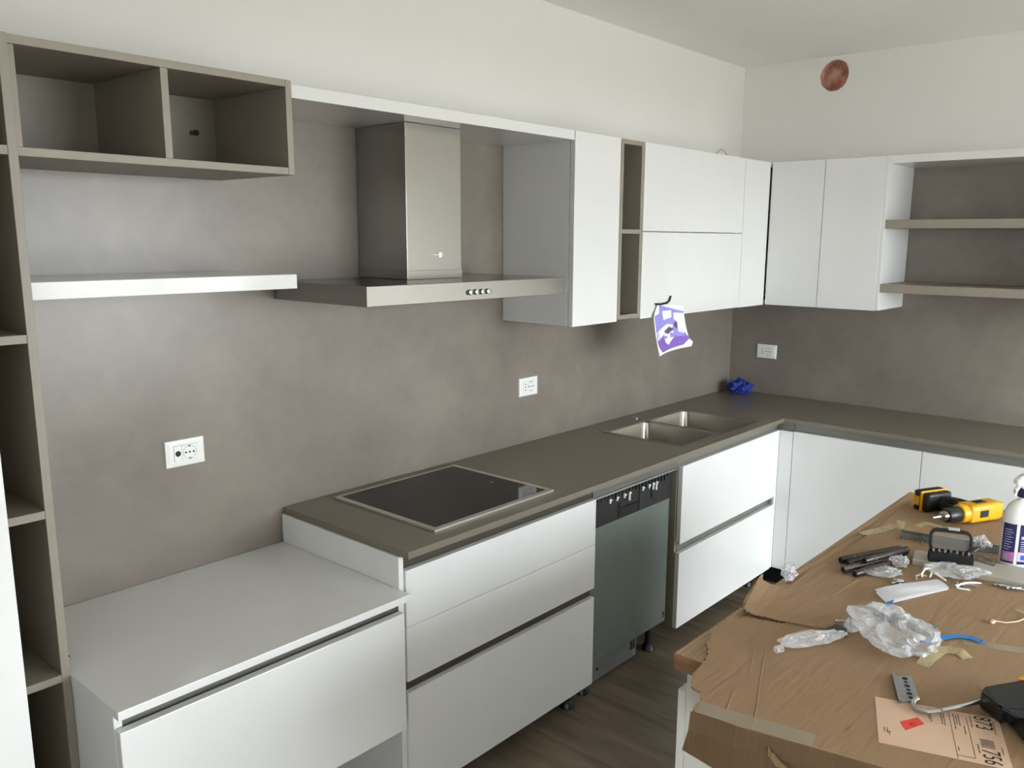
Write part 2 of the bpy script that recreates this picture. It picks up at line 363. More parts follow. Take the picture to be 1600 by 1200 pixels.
carcass(t, -1.537, -.648, -.338, -.002, ZB, ZT, GLOSS)
part('flap_door', rbox(-1.536, -.648, WY, -.3425, 1.8075, ZT + .001, .0015), GLOSS, t); part('flap_door', rbox(-1.536, -.648, WY, -.3425, ZB - .002, 1.8045, .0015), GLOSS, t)
t = thing('wall_cabinet', 'white corner wall cabinet with a narrow filler panel', 'cabinet', (-.32, -.17, ZB))
carcass(t, -.644, -.004, -.338, -.002, ZB, ZT, GLOSS)
part('filler_panel', rbox(-.6445, -.371, WY, -.3425, ZB - .004, ZT + .001, .0015), GLOSS, t)
t = thing('wall_cabinet', 'white wall cabinet with two tall doors on the right hand wall', 'cabinet', (-.17, -.66, ZB))
part('side_panel', rbox(-.366, -.004, -.955, -.9375, ZB, ZT, .0008), GLOSS, t); part('side_panel', rbox(-.34, -.004, -.388, -.37, ZB, ZT, .0008), GLOSS, t)
part('bottom_panel', rbox(-.34, -.004, -.937, -.3885, ZB, ZB + .018, 0), GLOSS, t); part('top_panel', rbox(-.34, -.004, -.937, -.3885, ZT - .018, ZT, 0), GLOSS, t)
part('door', rbox(-.366, -.346, -.6465, -.371, ZB - .002, ZT + .001, .0015), GLOSS, t); part('door', rbox(-.366, -.346, -.9365, -.6495, ZB - .002, ZT + .001, .0015), GLOSS, t)
YE = -2.00
solo('shelf_top_board', rbox(-.366, -.002, YE, -.956, 2.132, 2.167, .001), GLOSS, 'white top board over the taupe shelves on the right hand wall', 'board')
solo('wall_shelf', rbox(-.366, -.002, YE, -.956, 1.833, 1.873, .001), TAUPE, 'upper thick taupe shelf on the right hand wall', 'shelf')
solo('wall_shelf', rbox(-.366, -.002, YE, -.956, 1.531, 1.571, .001), TAUPE, 'lower thick taupe shelf on the right hand wall', 'shelf')
solo('end_panel', rbox(-.366, -.002, YE - .02, YE - .001, 1.45, 2.167, .001), GLOSS, 'white end panel closing the taupe shelves on the right hand wall', 'panel')

# ================================================================== BASE CABINETS
FY, Z1 = -.591, .832
def legs(t, pts, h=.1):
    for (x, y) in pts:
        bm = B(); lathe(bm, [(.028, 0), (.03, .004), (.026, .02), (.016, .03), (.015, h - .012), (.024, h - .006), (.024, h)], 14, c=(x, y, 0)); part('leg', bm, BLACK, t, True)
t = thing('low_cabinet', 'low white wall-hung cabinet with one wide drawer at the left', 'cabinet', (-3.49, -.31, .375))
lx0, lx1, LY = -3.894, -3.079, -.636
part('top_panel', rbox(lx0, lx1, LY, -.002, .762, .783, .001), GLOSS, t)
part('side_panel', rbox(lx0 + .001, lx0 + .019, -.606, -.002, .377, .7615, .0008), GLOSS, t); part('side_panel', rbox(lx1 - .019, lx1 - .001, -.606, -.002, .377, .7615, .0008), GLOSS, t)
part('bottom_panel', rbox(lx0 + .019, lx1 - .019, -.606, -.002, .377, .395, 0), GLOSS, t); part('back_panel', rbox(lx0 + .019, lx1 - .019, -.02, -.004, .395, .7615, 0), GLOSS, t)
part('handle_rail', rbox(lx0 + .0195, lx1 - .0195, -.604, -.575, .70, .7605, 0), ALU, t)
part('drawer_front', rbox(lx0 + .001, lx1 - .022, LY + .001, -.611, .375, .733, .0015), GLOSS, t)
bm = B(); tube(bm, [(-3.866, -.30, .7832), (-3.866, -.30, .7846)], .006, 10); part('dowel_mark', bm, DARK, t)

t = thing('drawer_cabinet', 'white drawer cabinet with two wide drawers below the hob', 'cabinet', (-2.6, -.3, 0))
dx0, dx1 = -3.058, -2.134
carcass(t, dx0, dx1, -.566, -.004, .10, .878, GLOSS, top=False)
for z in (.8785, .49): part('handle_rail', rbox(dx0 + .0005, dx1, -.5692, -.5662, z - .06, z - .0005, 0), mat('dark_handle_recess', (62, 57, 47), .5), t)
d = part('drawer_front', rbox(dx0 + .002, dx1 - .001, FY, -.5695, .657, Z1, .0015), GLOSS, t)
d = part('drawer_front', rbox(dx0 + .002, dx1 - .001, FY, -.5695, .485, .6555, .0015), GLOSS, t)
part('drawer_front', rbox(dx0 + .002, dx1 - .001, FY, -.5695, .095, .449, .0015), GLOSS, t)
legs(t, [(-2.2, -.52), (-2.2, -.08), (-3.0, -.52), (-3.0, -.08)])

RAILG = mat('shaded_underside_grey', (110, 108, 102), .45, metal=.3)
t = thing('dishwasher', 'built-in dishwasher with bare grey door and black control strip', 'dishwasher', (-1.84, -.3, 0))
wx0, wx1, DY = -2.13, -1.566, -.56
part('body', rbox(wx0 + .004, wx1 - .004, -.52, -.03, .12, .83, .002), mat('dishwasher_casing', (58, 56, 52), .6), t)
part('shaded_rail', rbox(wx0, wx1 + .039, -.572, -.548, .828, .878, 0), RAILG, t); part('top_strip', rbox(wx0, wx1 + .039, -.575, -.54, .819, .827, .001), ZINC, t)  # grey rail closing the gap, coloured as the worktop's shadowed underside
part('door', rbox(wx0 + .002, wx1, DY, -.522, .144, .699, .003), DWGREY, t)
cp = part('control_panel', rbox(wx0 + .002, wx1 + .004, DY, -.522, .7, .817, .002), BLACK, t)
bm = B()
for k in range(23):
    x = wx0 + .02 + k * .0235; h = random.uniform(.012, .03); box(bm, x, x + .006, DY - .005, DY - .0002, .815 - h, .815)
for pts in ([(wx0 + .04, .80), (wx0 + .04, .775), (wx0 + .03, .765), (wx0 + .03, .712)], [(wx0 + .235, .815), (wx0 + .235, .775), (wx0 + .19, .758), (wx0 + .19, .706)], [(wx0 + .33, .80), (wx0 + .33, .703)], [(wx0 + .42, .79), (wx0 + .42, .735), (wx0 + .45, .72)]):
    tube(bm, [(p[0], DY - .001, p[1]) for p in pts], .003, 6)
part('rib', bm, mat('black_rib', (40, 40, 41), .3), cp)
part('handle_recess', rbox(wx0 + .195, wx0 + .32, DY - .004, DY - .0005, .708, .742, .001), DARK, cp)
for x in (.118, .165, .215, .25, .345, .39, .42, .445):
    h = random.choice([.018, .03, .036]); bm = rbox(wx0 + x, wx0 + x + .008, DY - .007, DY - .0006, .797 - h, .797, .001); box(bm, wx0 + x, wx0 + x + .016, DY - .006, DY - .0006, .787, .793); part('clip', bm, PLASW, cp)
toe = part('toe_panel', rbox(wx0 + .004, wx1 - .13, -.50, -.475, .012, .142, .002), DWTOE, t)
bm = B(); tube(bm, [(-1.98, -.5005, .06), (-1.98, -.503, .06)], .006, 10); part('screw_hole', bm, DARK, toe)
for xx in (-1.742, -1.722): part('vent_slot', rbox(xx, xx + .012, -.503, -.5005, .05, .115, .0005), DARK, toe)
bm = B(); tube(bm, [(-1.585, DY - .0005, .185), (-1.585, DY - .003, .185)], .006, 10); box(bm, -1.5865, -1.5835, DY - .003, DY - .0005, .165, .185); part('keyhole_slot', bm, DARK, t)
legs(t, [(-1.6, -.5), (-2.08, -.5), (-1.6, -.08), (-2.08, -.08)], .13)

t = thing('sink_cabinet', 'bright white sink cabinet with two wide drawers', 'cabinet', (-1.06, -.3, 0))
sx0, sx1 = -1.524, -.597
RAILS = mat('grey_handle_recess', (128, 126, 120), .4, metal=.4)
carcass(t, sx0, sx1, -.566, -.004, .10, .70, TAUPE, top=False)
part('side_rail', rbox(sx0, sx0 + .018, -.566, -.5, .7, .878, 0), TAUPE, t)
part('handle_rail', rbox(sx0, sx1 - .001, -.5692, -.5662, .82, .8785, 0), RAILS, t); part('handle_rail', rbox(sx0 + .0185, sx1 - .02, -.568, -.55, .43, .50, 0), RAILS, t)
part('rail_end_cap', rbox(sx1 - .0195, sx1 - .001, -.588, -.55, .4465, .4835, .001), ZINC, t)
part('drawer_front', rbox(sx0 + .006, sx1 - .001, FY, -.5695, .485, Z1, .0015), GLOSS, t); part('drawer_front', rbox(sx0 + .003, sx1 - .001, FY, -.5695, .097, .445, .0015), GLOSS, t)
legs(t, [(-1.30, -.40), (-.66, -.5), (-1.30, -.08), (-.66, -.08)])
FXB = -.575
t = thing('corner_cabinet', 'white corner base filler between the two base cabinet runs', 'cabinet', (-.3, -.3, 0))
part('filler_panel', rbox(-.5955, FXB, FY, -.5715, .1, Z1, .0015), GLOSS, t); part('filler_panel', rbox(FXB, FXB + .02, -.6605, FY - .0005, .1, Z1, .0015), GLOSS, t)
part('body', rbox(-.552, -.01, -.66, -.01, .11, .66, .0), TAUPE, t)
part('handle_rail', rbox(-.5562, -.5532, -.66, -.5705, .8, .8785, 0), RAILS, t); part('handle_rail', rbox(-.5965, -.557, -.5692, -.5662, .82, .8785, 0), RAILS, t)
part('plinth', rbox(-.53, -.51, -.65, -.05, 0.0, .095, .001), BLACK, t)
YB = [-.662, -1.273, YE - .02]
LB = ['white base cabinet with flat door nearest the inner corner', 'white base cabinet with flat door behind the drill']
for k in range(2):
    t = thing('base_cabinet', LB[k], 'cabinet', (-.3, (YB[k] + YB[k + 1]) / 2, 0)); a, b = YB[k + 1], YB[k]
    part('side_panel', rbox(-.553, -.004, a, a + .018, .1, .878, 0), GLOSS, t); part('side_panel', rbox(-.553, -.004, b - .018, b, .1, .878, 0), GLOSS, t); part('bottom_panel', rbox(-.553, -.004, a + .018, b - .018, .1, .118, 0), GLOSS, t)
    part('handle_rail', rbox(-.5562, -.5532, a, b, .8, .8785, 0), RAILS, t)
    part('door', rbox(FXB, FXB + .02, a + .0015, b - .0015, .1, Z1 + .003, .0015), GLOSS, t)
    legs(t, [(-.5, a + .06), (-.5, b - .06)])

# worktop with the sink cut-out
SX = (-1.466, -.748); SY = (-.558, -.132)
xs = [-3.07, SX[0] + .012, SX[1] - .012, -.597, -.002]; ys = [YE, -.62, SY[0] + .012, SY[1] - .012, -.002]
bm = slab(xs, ys, .879, .90, lambda i, j: (j >= 1 or i == 3) and not (i == 1 and j == 2))
solo('worktop', bm, TOPM, 'grey brown L-shaped worktop along both walls', 'worktop')
t = thing('side_panel', 'white upright panel closing the left end of the raised worktop', 'panel', (-3.066, -.3, 0))
part('board', rbox(-3.0775, -3.0595, -.585, -.003, .001, .878, .001), GLOSS, t)

# ------------------------------------------------------------------ hob
t = thing('induction_hob', 'black glass hob with steel frame set on the worktop', 'hob', (-2.621, -.304, .9))
hx0, hx1, hy0, hy1 = -2.906, -2.337, -.553, -.053
bm = slab([hx0, hx0 + .02, hx1 - .02, hx1], [hy0, hy0 + .02, hy1 - .014, hy1], .9003, .9065, lambda i, j: not (i == 1 and j == 1)); part('frame', bm, HFRAME, t)
part('glass', rbox(hx0 + .0203, hx1 - .0203, hy0 + .0203, hy1 - .0143, .9003, .907, .0006), BLACKG, t)
bm = B(); tube(bm, [(-2.42, -.33, .9072), (-2.42, -.33, .9075)], .003, 10); part('marking', bm, PLASW, t)

# ------------------------------------------------------------------ sink
t = thing('double_sink', 'stainless steel double bowl sink set in the worktop', 'sink', (-1.107, -.345, .70))
bw = [(SX[0] + .014, -1.128), (-1.112, SX[1] - .014)]; by = (SY[0] + .014, SY[1] - .014)
xs = [SX[0], bw[0][0], bw[0][1], bw[1][0], bw[1][1], SX[1]]; ys = [SY[0], by[0], by[1], SY[1]]
part('rim', slab(xs, ys, .9002, .9022, lambda i, j: not (j == 1 and i in (1, 3))), SINKM, t)
for (a, b) in bw:
    bm = B(); rg = []
    for z, ins, r in ((.9018, 0, .012), (.895, .001, .03), (.74, .006, .045), (.715, .02, .05), (.708, .05, .05)):
        rg.append([bm.verts.new((x, y, z)) for x, y in rrect(a + ins, b - ins, by[0] + ins, by[1] - ins, r, 6)])
    for q, s in zip(rg, rg[1:]):
        for k in range(len(q)): bm.faces.new((q[(k + 1) % len(q)], q[k], s[k], s[(k + 1) % len(q)]))
    bm.faces.new(rg[-1]); bo = part('bowl', bm, SINKM, t, True)
    bm = B(); lathe(bm, [(.045, 0), (.045, .003), (.03, .004)], 24, c=((a + b) / 2, -.345, .7085)); part('drain', bm, STEELD, bo, True)
    part('overflow', rbox((a + b) / 2 - .09, (a + b) / 2 - .045, by[1] - .0085, by[1] - .004, .842, .872, .001), DARK, bo)
bm = B(); lathe(bm, [(.022, 0), (.022, .003), (.016, .004)], 20, c=(-1.10, -.066, .9002)); solo('tap_hole_cover', bm, SINKM, 'small round cover on the worktop behind the sink', 'cover', smooth=True)

# ------------------------------------------------------------------ hood
t = thing('cooker_hood', 'stainless steel cooker hood with a rectangular chimney', 'cooker hood', (-2.62, -.23, 1.58))
part('canopy', rbox(-3.068, -2.177, -.464, -.002, 1.581, 1.639, .0015), STEEL, t)
ch = part('chimney', rbox(-2.73, -2.485, -.249, -.002, 1.6395, 2.1315, .0012), STEEL, t)
part('chimney_sleeve', rbox(-2.732, -2.483, -.251, -.002, 1.6395, 1.668, .001), STEEL, t)
bm = B(); tube(bm, [(-2.585, -.2502, 1.718), (-2.585, -.2506, 1.718)], .010, 20); box(bm, -2.62, -2.597, -.2506, -.2502, 1.717, 1.7195); part('logo_mark', bm, PLASW, ch)
for k in range(4):
    bm = B(); x = -2.658 + k * .027
    r0 = tube(bm, [(x, -.4642, 1.606), (x, -.469, 1.606), (x, -.470, 1.606)], [.009, .009, .007], 16); b = part('button', bm, CHROME, t, True)
    bm = B(); tube(bm, [(x - .012, -.4642, 1.606), (x - .012, -.4652, 1.606)], .008, 16); part('button_ring', bm, BLACK, b)
part('filter_panel', rbox(-3.02, -2.225, -.42, -.04, 1.577, 1.5808, .0005), STEELD, t)

# ------------------------------------------------------------------ sockets (built facing -y, then turned)
def socket(label, loc, rotz, kind):
    t = thing('wall_socket', label, 'socket', loc, 'white wall sockets', rotz, local=True)
    bm = B(); pl = []
    for yy, ins in ((0, 0), (-.006, .001), (-.009, .012)): pl.append([bm.verts.new((x, yy, z)) for x, z in ((-.06 + ins, -.04 + ins), (.06 - ins, -.04 + ins), (.06 - ins, .04 - ins), (-.06 + ins, .04 - ins))])
    for q, s in zip(pl, pl[1:]):
        for k in range(4): bm.faces.new((q[k], q[(k + 1) % 4], s[(k + 1) % 4], s[k]))
    bm.faces.new(pl[-1]); bmesh.ops.recalc_face_normals(bm, faces=bm.faces[:]); pla = part('plate', bm, PLASW, t)
    part('module_frame', rbox(-.036, .036, -.0097, -.0088, -.0235, .0235, .0003), mat('socket_groove', (150, 150, 148), .5), t)
    m1 = part('module', rbox(-.0352, -.0125, -.0108, -.009, -.0228, .0228, .0006), PLASW, t); m2 = part('module', rbox(-.0115, .0352, -.0108, -.009, -.0228, .0228, .0006), PLASW, t)
    def hole(x, z, r, p): bm = B(); tube(bm, [(x, -.0109, z), (x, -.0113, z)], r, 16); part('pin_hole', bm, DARK, p)
    if kind == 'tv': hole(-.0238, 0, .0085, m1)
    else:
        for z in (-.0125, 0, .0125): hole(-.0238, z, .003, m1)
    for x in (-.0, .012, .024): hole(x, 0, .003, m2)
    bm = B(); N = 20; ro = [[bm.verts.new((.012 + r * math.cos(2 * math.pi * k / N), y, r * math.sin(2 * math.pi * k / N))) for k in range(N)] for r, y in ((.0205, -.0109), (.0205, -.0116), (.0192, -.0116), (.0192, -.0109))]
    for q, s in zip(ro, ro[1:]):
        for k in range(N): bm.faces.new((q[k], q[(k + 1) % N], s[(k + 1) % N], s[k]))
    part('ring', bm, mat('socket_grey_ring', (176, 176, 174), .5), m2)  # light grey ring around the round socket
    for z in (.0185, -.0185): part('earth_clip', rbox(.009, .015, -.0116, -.0109, z - .0022, z + .0022, .0003), mat('socket_clip', (60, 60, 60), .4, metal=.6), m2)
socket('white socket with a round aerial port above the low white cabinet', (-3.393, -.0005, 1.147), 0, 'tv')
socket('white double socket on the grey wall behind the hob', (-1.845, -.0005, 1.147), 0, 'it')
socket('white double socket on the right hand wall under the corner cabinets', (-.0005, -.229, 1.144), -math.pi / 2, 'it')


# ================================================================== ISLAND
IX0, IX1, IY0, IY1, IZ = -3.08, -1.494, -2.39, -1.492, .90
bm = rbox(IX0, IX1, IY0, IY1, .862, IZ, .0015)
for f in bm.faces:
    if abs(f.normal.x) > .9: f.material_index = 1
solo('island_worktop', bm, [OAK, OAKE], 'oak island worktop partly covered by a cardboard sheet', 'worktop')
t = thing('island_cabinet', 'white island cabinet under the oak worktop', 'cabinet', (-2.28, -1.94, 0))
part('side_panel', rbox(-3.05, -3.032, -2.36, -1.509, .09, .861, .001), MATTW, t); part('side_panel', rbox(-1.54, -1.522, -2.36, -1.509, .09, .861, .001), MATTW, t)
part('back_panel', rbox(-3.031, -1.541, -2.36, -2.342, .09, .861, 0), MATTW, t); part('bottom_panel', rbox(-3.031, -1.541, -2.34, -1.509, .09, .108, 0), MATTW, t)
part('handle_rail', rbox(-3.03, -1.542, -1.535, -1.512, .76, .86, 0), RAILS, t)
for k in range(2):
    a = -3.048 + k * .764; part('drawer_front', rbox(a, a + .761, -1.507, -1.487, .455, .80, .0015), MATTW, t); part('drawer_front', rbox(a, a + .761, -1.507, -1.487, .10, .42, .0015), MATTW, t)
part('plinth', rbox(-2.99, -1.58, -2.3, -1.57, 0, .089, .001), BLACK, t)

ZC = .9062     # top of the cardboard
def ragged(pts, step=.009, amp=.0042):
    out = []
    for p, q in zip(pts, pts[1:]):
        n = max(1, int((q - p).length / step)); d = (q - p).normalized() if (q - p).length > 0 else Vector((1, 0, 0)); nn = Vector((-d.y, d.x, 0))
        for k in range(n): out.append(p.lerp(q, k / n) + nn * random.uniform(-amp, amp))
    out.append(pts[-1]); return out
edge = [on(u, v, ZC) for u, v in ((1080, 1108), (1086, 1098), (1096, 1094), (1092, 1080), (1083, 1072), (1082, 1058), (1092, 1042), (1104, 1028), (1106, 1002), (1114, 985), (1133, 966), (1165, 962), (1186, 930), (1215, 915), (1238, 912), (1262, 893), (1300, 868), (1340, 846), (1362, 832), (1398, 800), (1420, 788), (1500, 803), (1590, 824))]
rag = ragged(edge[:13]) + edge[13:]
far = [Vector((-1.60, -2.36, ZC)), Vector((-3.155, -2.36, ZC))]
foldp = [on(u, v, ZC) for u, v in ((1560, 1252), (1380, 1199), (1275, 1169), (1150, 1134))]
t = thing('cardboard_sheet', 'large brown cardboard sheet with torn edges spread over the island', 'cardboard', (-2.4, -1.95, .9))
bm = B(); prism(bm, rag + far + foldp, (0, 0, -.0045)); sheet = part('sheet', bm, CARD, t)
# folded down end
bm = B(); fl = [on(u, v, ZC) for u, v in ((1079, 1110), (1150, 1134), (1275, 1169), (1380, 1199), (1560, 1252))] + [Vector((-3.155, -2.36, ZC))]
dep = [.082, .10, .12, .125, .13, .13]; top = [bm.verts.new(p - Vector((.0002, 0, .001))) for p in fl]; mid = [bm.verts.new(p + Vector((-.006, 0, -.035 - random.uniform(0, .004)))) for p in fl]; low = [bm.verts.new(p + Vector((-.002 + random.uniform(-.004, .004), .012 if k == 0 else 0, -d_ - random.uniform(0, .01)))) for k, (p, d_) in enumerate(zip(fl, dep))]
for r, q in ((top, mid), (mid, low)):
    for k in range(len(fl) - 1): bm.faces.new((r[k], r[k + 1], q[k + 1], q[k]))
bmesh.ops.solidify(bm, geom=bm.faces[:], thickness=.004); bmesh.ops.recalc_face_normals(bm, faces=bm.faces[:]); part('folded_flap', bm, CARD, t)
bm = B(); tp_ = [on(u, v, ZC) for u, v in ((1205, 1153), (1225, 1164), (1262, 1182), (1290, 1200))]
up_ = []; lo_ = []
for k in range(13):
    q = k / 12; i0 = min(2, int(q * 3)); p = tp_[i0].lerp(tp_[i0 + 1], q * 3 - i0); zz = -.012 - .05 * q
    up_.append(p + Vector((-.0105 + random.uniform(-.001, .001), 0, zz + random.uniform(-.003, .003)))); lo_.append(p + Vector((-.0125 + random.uniform(-.002, .001), random.uniform(-.004, .004), zz - .006 - random.uniform(.002, .012) * (1 - .4 * q))))
ua = [bm.verts.new(p) for p in up_]; la = [bm.verts.new(p) for p in lo_]
for k in range(12): bm.faces.new((ua[k], ua[k + 1], la[k + 1], la[k]))
bmesh.ops.solidify(bm, geom=bm.faces[:], thickness=.0012)
part('torn_shred', bm, CARDE, t)
# torn flap folded back on top
bm = B(); G = {}
for i_ in range(9):
    for j_ in range(6):
        s_, r_ = i_ / 8, j_ / 5
        a = on(1160, 960, ZC + .002).lerp(on(1300, 985, ZC + .002), s_); b = on(1186, 916, ZC + .002).lerp(on(1318, 935, ZC + .002), s_)
        p = a.lerp(b, r_); p.z += .0015 + .016 * math.exp(-s_ * 7) * (0.4 + .6 * r_) + .004 * (1 - s_) ** 2 + random.uniform(0, .0006)
        if j_ == 0: p += Vector((random.uniform(-.003, .003), random.uniform(-.003, .003), 0))
        G[i_, j_] = bm.verts.new(p)
H = {k_: bm.verts.new(v_.co - Vector((0, 0, .003))) for k_, v_ in G.items()}
for i_ in range(8):
    for j_ in range(5):
        bm.faces.new((G[i_, j_], G[i_ + 1, j_], G[i_ + 1, j_ + 1], G[i_, j_ + 1])); bm.faces.new((H[i_, j_ + 1], H[i_ + 1, j_ + 1], H[i_ + 1, j_], H[i_, j_]))
for i_ in range(8): bm.faces.new((G[i_ + 1, 0], G[i_, 0], H[i_, 0], H[i_ + 1, 0])); bm.faces.new((G[i_, 5], G[i_ + 1, 5], H[i_ + 1, 5], H[i_, 5]))
for j_ in range(5): bm.faces.new((G[0, j_], G[0, j_ + 1], H[0, j_ + 1], H[0, j_])); bm.faces.new((G[8, j_ + 1], G[8, j_], H[8, j_], H[8, j_ + 1]))
part('torn_flap', bm, CARD, t)
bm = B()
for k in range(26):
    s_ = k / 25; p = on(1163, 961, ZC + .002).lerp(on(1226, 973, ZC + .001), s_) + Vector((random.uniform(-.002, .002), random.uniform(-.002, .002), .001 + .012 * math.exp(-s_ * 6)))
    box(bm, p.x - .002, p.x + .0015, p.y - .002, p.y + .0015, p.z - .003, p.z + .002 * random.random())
part('torn_edge', bm, mat('dark_torn_corrugation', (70, 48, 30), .9), t)  # dark brown ragged corrugation along the torn edge
bm = B(); box(bm, 0, 0.001, 0, .001, 0, .001); bm.clear()
prism(bm, [on(u, v, ZC + .0002) for u, v in ((1161, 948), (1168, 935), (1186, 908), (1192, 902), (1190, 915), (1178, 932), (1168, 950))], (0, 0, .012)); part('lifted_corner', bm, CARDE, t)
def crease(pts, r=.0008): bm = B(); tube(bm, [on(u, v, ZC + .0002) for u, v in pts], r, 6); part('crease', bm, mat('cardboard_crease', (152, 124, 93), .8), t)
crease([(1292, 936), (1310, 925), (1340, 906)], .001); crease([(1196, 1018), (1188, 1060), (1184, 1098), (1175, 1140)]); crease([(1146, 1080), (1135, 1112)]); crease([(1206, 965), (1214, 930)]); crease([(1180, 1008), (1172, 1052)], .0008)

def strip(name, pts, w_, m, label, cat, zoff=.0006, group=None, th=.0003, wav=0.):
    """thin tape or film strip along a table path"""
    bm = B(); P = [on(u, v, ZC + zoff) for u, v in pts]; L = []; R = []
    for k, p in enumerate(P):
        d = (P[min(k + 1, len(P) - 1)] - P[max(k - 1, 0)]).normalized(); n = Vector((-d.y, d.x, 0)) * w_ / 2; z = Vector((0, 0, abs(wav * math.sin(k * 1.9))))
        L.append(bm.verts.new(p + n + z)); R.append(bm.verts.new(p - n + z * .4))
    for k in range(len(P) - 1): bm.faces.new((L[k], R[k], R[k + 1], L[k + 1]))
    bmesh.ops.recalc_face_normals(bm, faces=bm.faces[:]); bmesh.ops.solidify(bm, geom=bm.faces[:], thickness=th)
    return solo(name, bm, m, label, cat, group)
strip('packing_tape', [(1090, 1104), (1150, 1122), (1210, 1139), (1272, 1157)], .042, TAPE, 'clear packing tape along the folded cardboard edge near the camera', 'tape')
strip('packing_tape', [(1505, 1003), (1550, 1009), (1620, 1020)], .03, TAPE, 'clear packing tape strip right of the blue strip', 'tape')
strip('masking_tape', [(1346, 834), (1375, 830), (1395, 823), (1410, 826)], .03, FILMY, 'crumpled yellowish tape on the oak near the drill tip', 'tape', wav=.006)
bm = B(); prism(bm, [on(1401, 830, ZC), on(1412, 832, ZC), on(1412, 832, ZC) + Vector((.004, -.002, .034)), on(1402, 830, ZC) + Vector((-.006, .002, .036))], (.0006, .0006, 0)); solo('tape_scrap', bm, FILMY, 'small upright scrap of yellowish tape behind the brown tubes', 'tape')
strip('masking_tape', [(1433, 822), (1450, 819), (1470, 824), (1490, 829)], .03, FILMY, 'flat yellowish tape piece under the drill bit', 'tape', wav=.003)

# ------------------------------------------------------------------ crumpled plastic
def bag(name, u, v, lx, ly, lz, ang, seed, label, m=None, rough=.35, sub=4, taper=0., zoff=.0006, pinch=None, cat='plastic bag'):
    bm = B(); bmesh.ops.create_icosphere(bm, subdivisions=sub, radius=1); ca, sa = math.cos(ang), math.sin(ang); c = on(u, v, ZC); off = Vector((seed * 3.1, seed * 1.7, seed))
    for vv in bm.verts:
        p = vv.co.copy(); n1 = noise.noise(p * 1.7 + off); n2 = 1 - abs(noise.noise(p * 3.4 + off * 2)) * 2; n3 = 1 - abs(noise.noise(p * 7 + off)) * 2
        k = 1 + rough * (n1 * .7 + n2 * .35 + n3 * .16 - .3)
        x, y, z = p.x * k, p.y * k, p.z * k
        sgn = lambda q, e: math.copysign(abs(q) ** e, q)
        if taper: y *= 1 - taper * (x * .5 + .5); z *= 1 - taper * .7 * (x * .5 + .5)
        z = max(z * .5 + .5, 0) * (1 + .25 * n2)
        vv.co = Vector((c.x + (x * ca * lx - y * sa * ly) / 2, c.y + (x * sa * lx + y * ca * ly) / 2, ZC + zoff + z * lz))
    mz = min(q.co.z for q in bm.verts)
    for q in bm.verts: q.co.z += ZC + zoff - mz
    return solo(name, bm, m or FILM, label, cat, smooth=True)
bag('plastic_bag', 1398, 1004, .20, .15, .052, .9, 3, 'big crumpled clear plastic bag in the middle of the cardboard', rough=.55)
bag('plastic_bag', 1338, 985, .06, .045, .022, -.4, 5, 'small crumpled clear plastic neck beside the big bag', rough=.6)
bag('plastic_bag', 1268, 1007, .155, .044, .024, -.58, 8, 'slim clear plastic sleeve lying left of the big bag', rough=.3, taper=.1)
bm = B(); tube(bm, [on(1212, 1015, ZC + .012), on(1222, 1013, ZC + .012)], .008, 12); solo('bottle_cap', bm, FILM, 'clear tip at the end of the slim plastic sleeve', 'cap')
bag('plastic_bag', 1490, 900, .14, .07, .024, -1.1, 11, 'clear zip bag of white fittings in front of the grey board', rough=.6, m=FILM)
bag('plastic_bag', 1378, 896, .10, .07, .012, -.9, 14, 'flat clear bag of small screws beside the brown tubes', rough=.5)
bag('plastic_bag', 1404, 884, .06, .045, .022, .3, 17, 'scrunched clear plastic knot against the brown tubes', rough=.8)
bag('plastic_bag', 1232, 906, .06, .035, .035, .4, 19, 'small clear plastic tuft at the oak edge', rough=.7)
strip('film_tail', [(1440, 1040), (1456, 1028), (1468, 1018), (1482, 1017), (1500, 1022), (1512, 1029)], .028, FILMY, 'yellowish film tail trailing from the big plastic bag', 'film', wav=.008)
# blue strips
strip('blue_strip', [(1393, 936), (1389, 945), (1381, 957), (1376, 968)], .012, BLUE, 'short blue film strip under the white paper', 'strip', .003, th=.001, wav=.002)
strip('blue_strip', [(1444, 1002), (1462, 999), (1490, 994), (1515, 996), (1536, 1004)], .014, BLUE, 'long blue film strip right of the big plastic bag', 'strip', .004, th=.001, wav=.003)

# ------------------------------------------------------------------ shipping label
LTL, LTR, LBR, LBL = (on(u, v, ZC + .0004) for u, v in ((1367, 1088.5), (1560, 1124), (1584, 1205), (1373, 1160)))
def lab(s_, r_, z=0.): return LTL.lerp(LTR, s_).lerp(LBL.lerp(LBR, s_), r_) + Vector((0, 0, z))
LABM = mat('pink_label_paper', (206, 174, 150), .7, var=.02); INK = mat('black_ink', (34, 30, 30), .8); RED = mat('red_sticker', (214, 66, 50), .6)
t = thing('shipping_label', 'beige paper shipping label with barcode stuck on the cardboard', 'label', tuple(LTL))
bm = B(); prism(bm, [lab(0, 0), lab(1, 0), lab(1, 1), lab(0, 1)], (0, 0, .0003)); part('paper', bm, LABM, t)
def quad(bm, s0, s1, r0, r1, z=.0006): bm.faces.new([bm.verts.new(lab(*q, z)) for q in ((s0, r1), (s1, r1), (s1, r0), (s0, r0))])
bm = B(); prism(bm, [lab(.185, .48, .0004), lab(.34, .30, .0004), lab(.385, .42, .0004), lab(.225, .64, .0004)], (0, 0, .0002)); part('red_sticker', bm, RED, t)
bm = B(); r = .5
for k in range(11):
    q = random.choice([.004, .006, .008]); quad(bm, .805, .91, r, r + q); r += q + random.choice([.008, .011])
part('barcode', bm, INK, t)
bm = B()
for s0, r0, r1 in ((.60, .06, .99), (.735, .10, .92)): quad(bm, s0, s0 + .004, r0, r1)
quad(bm, .60, .735, .915, .925)
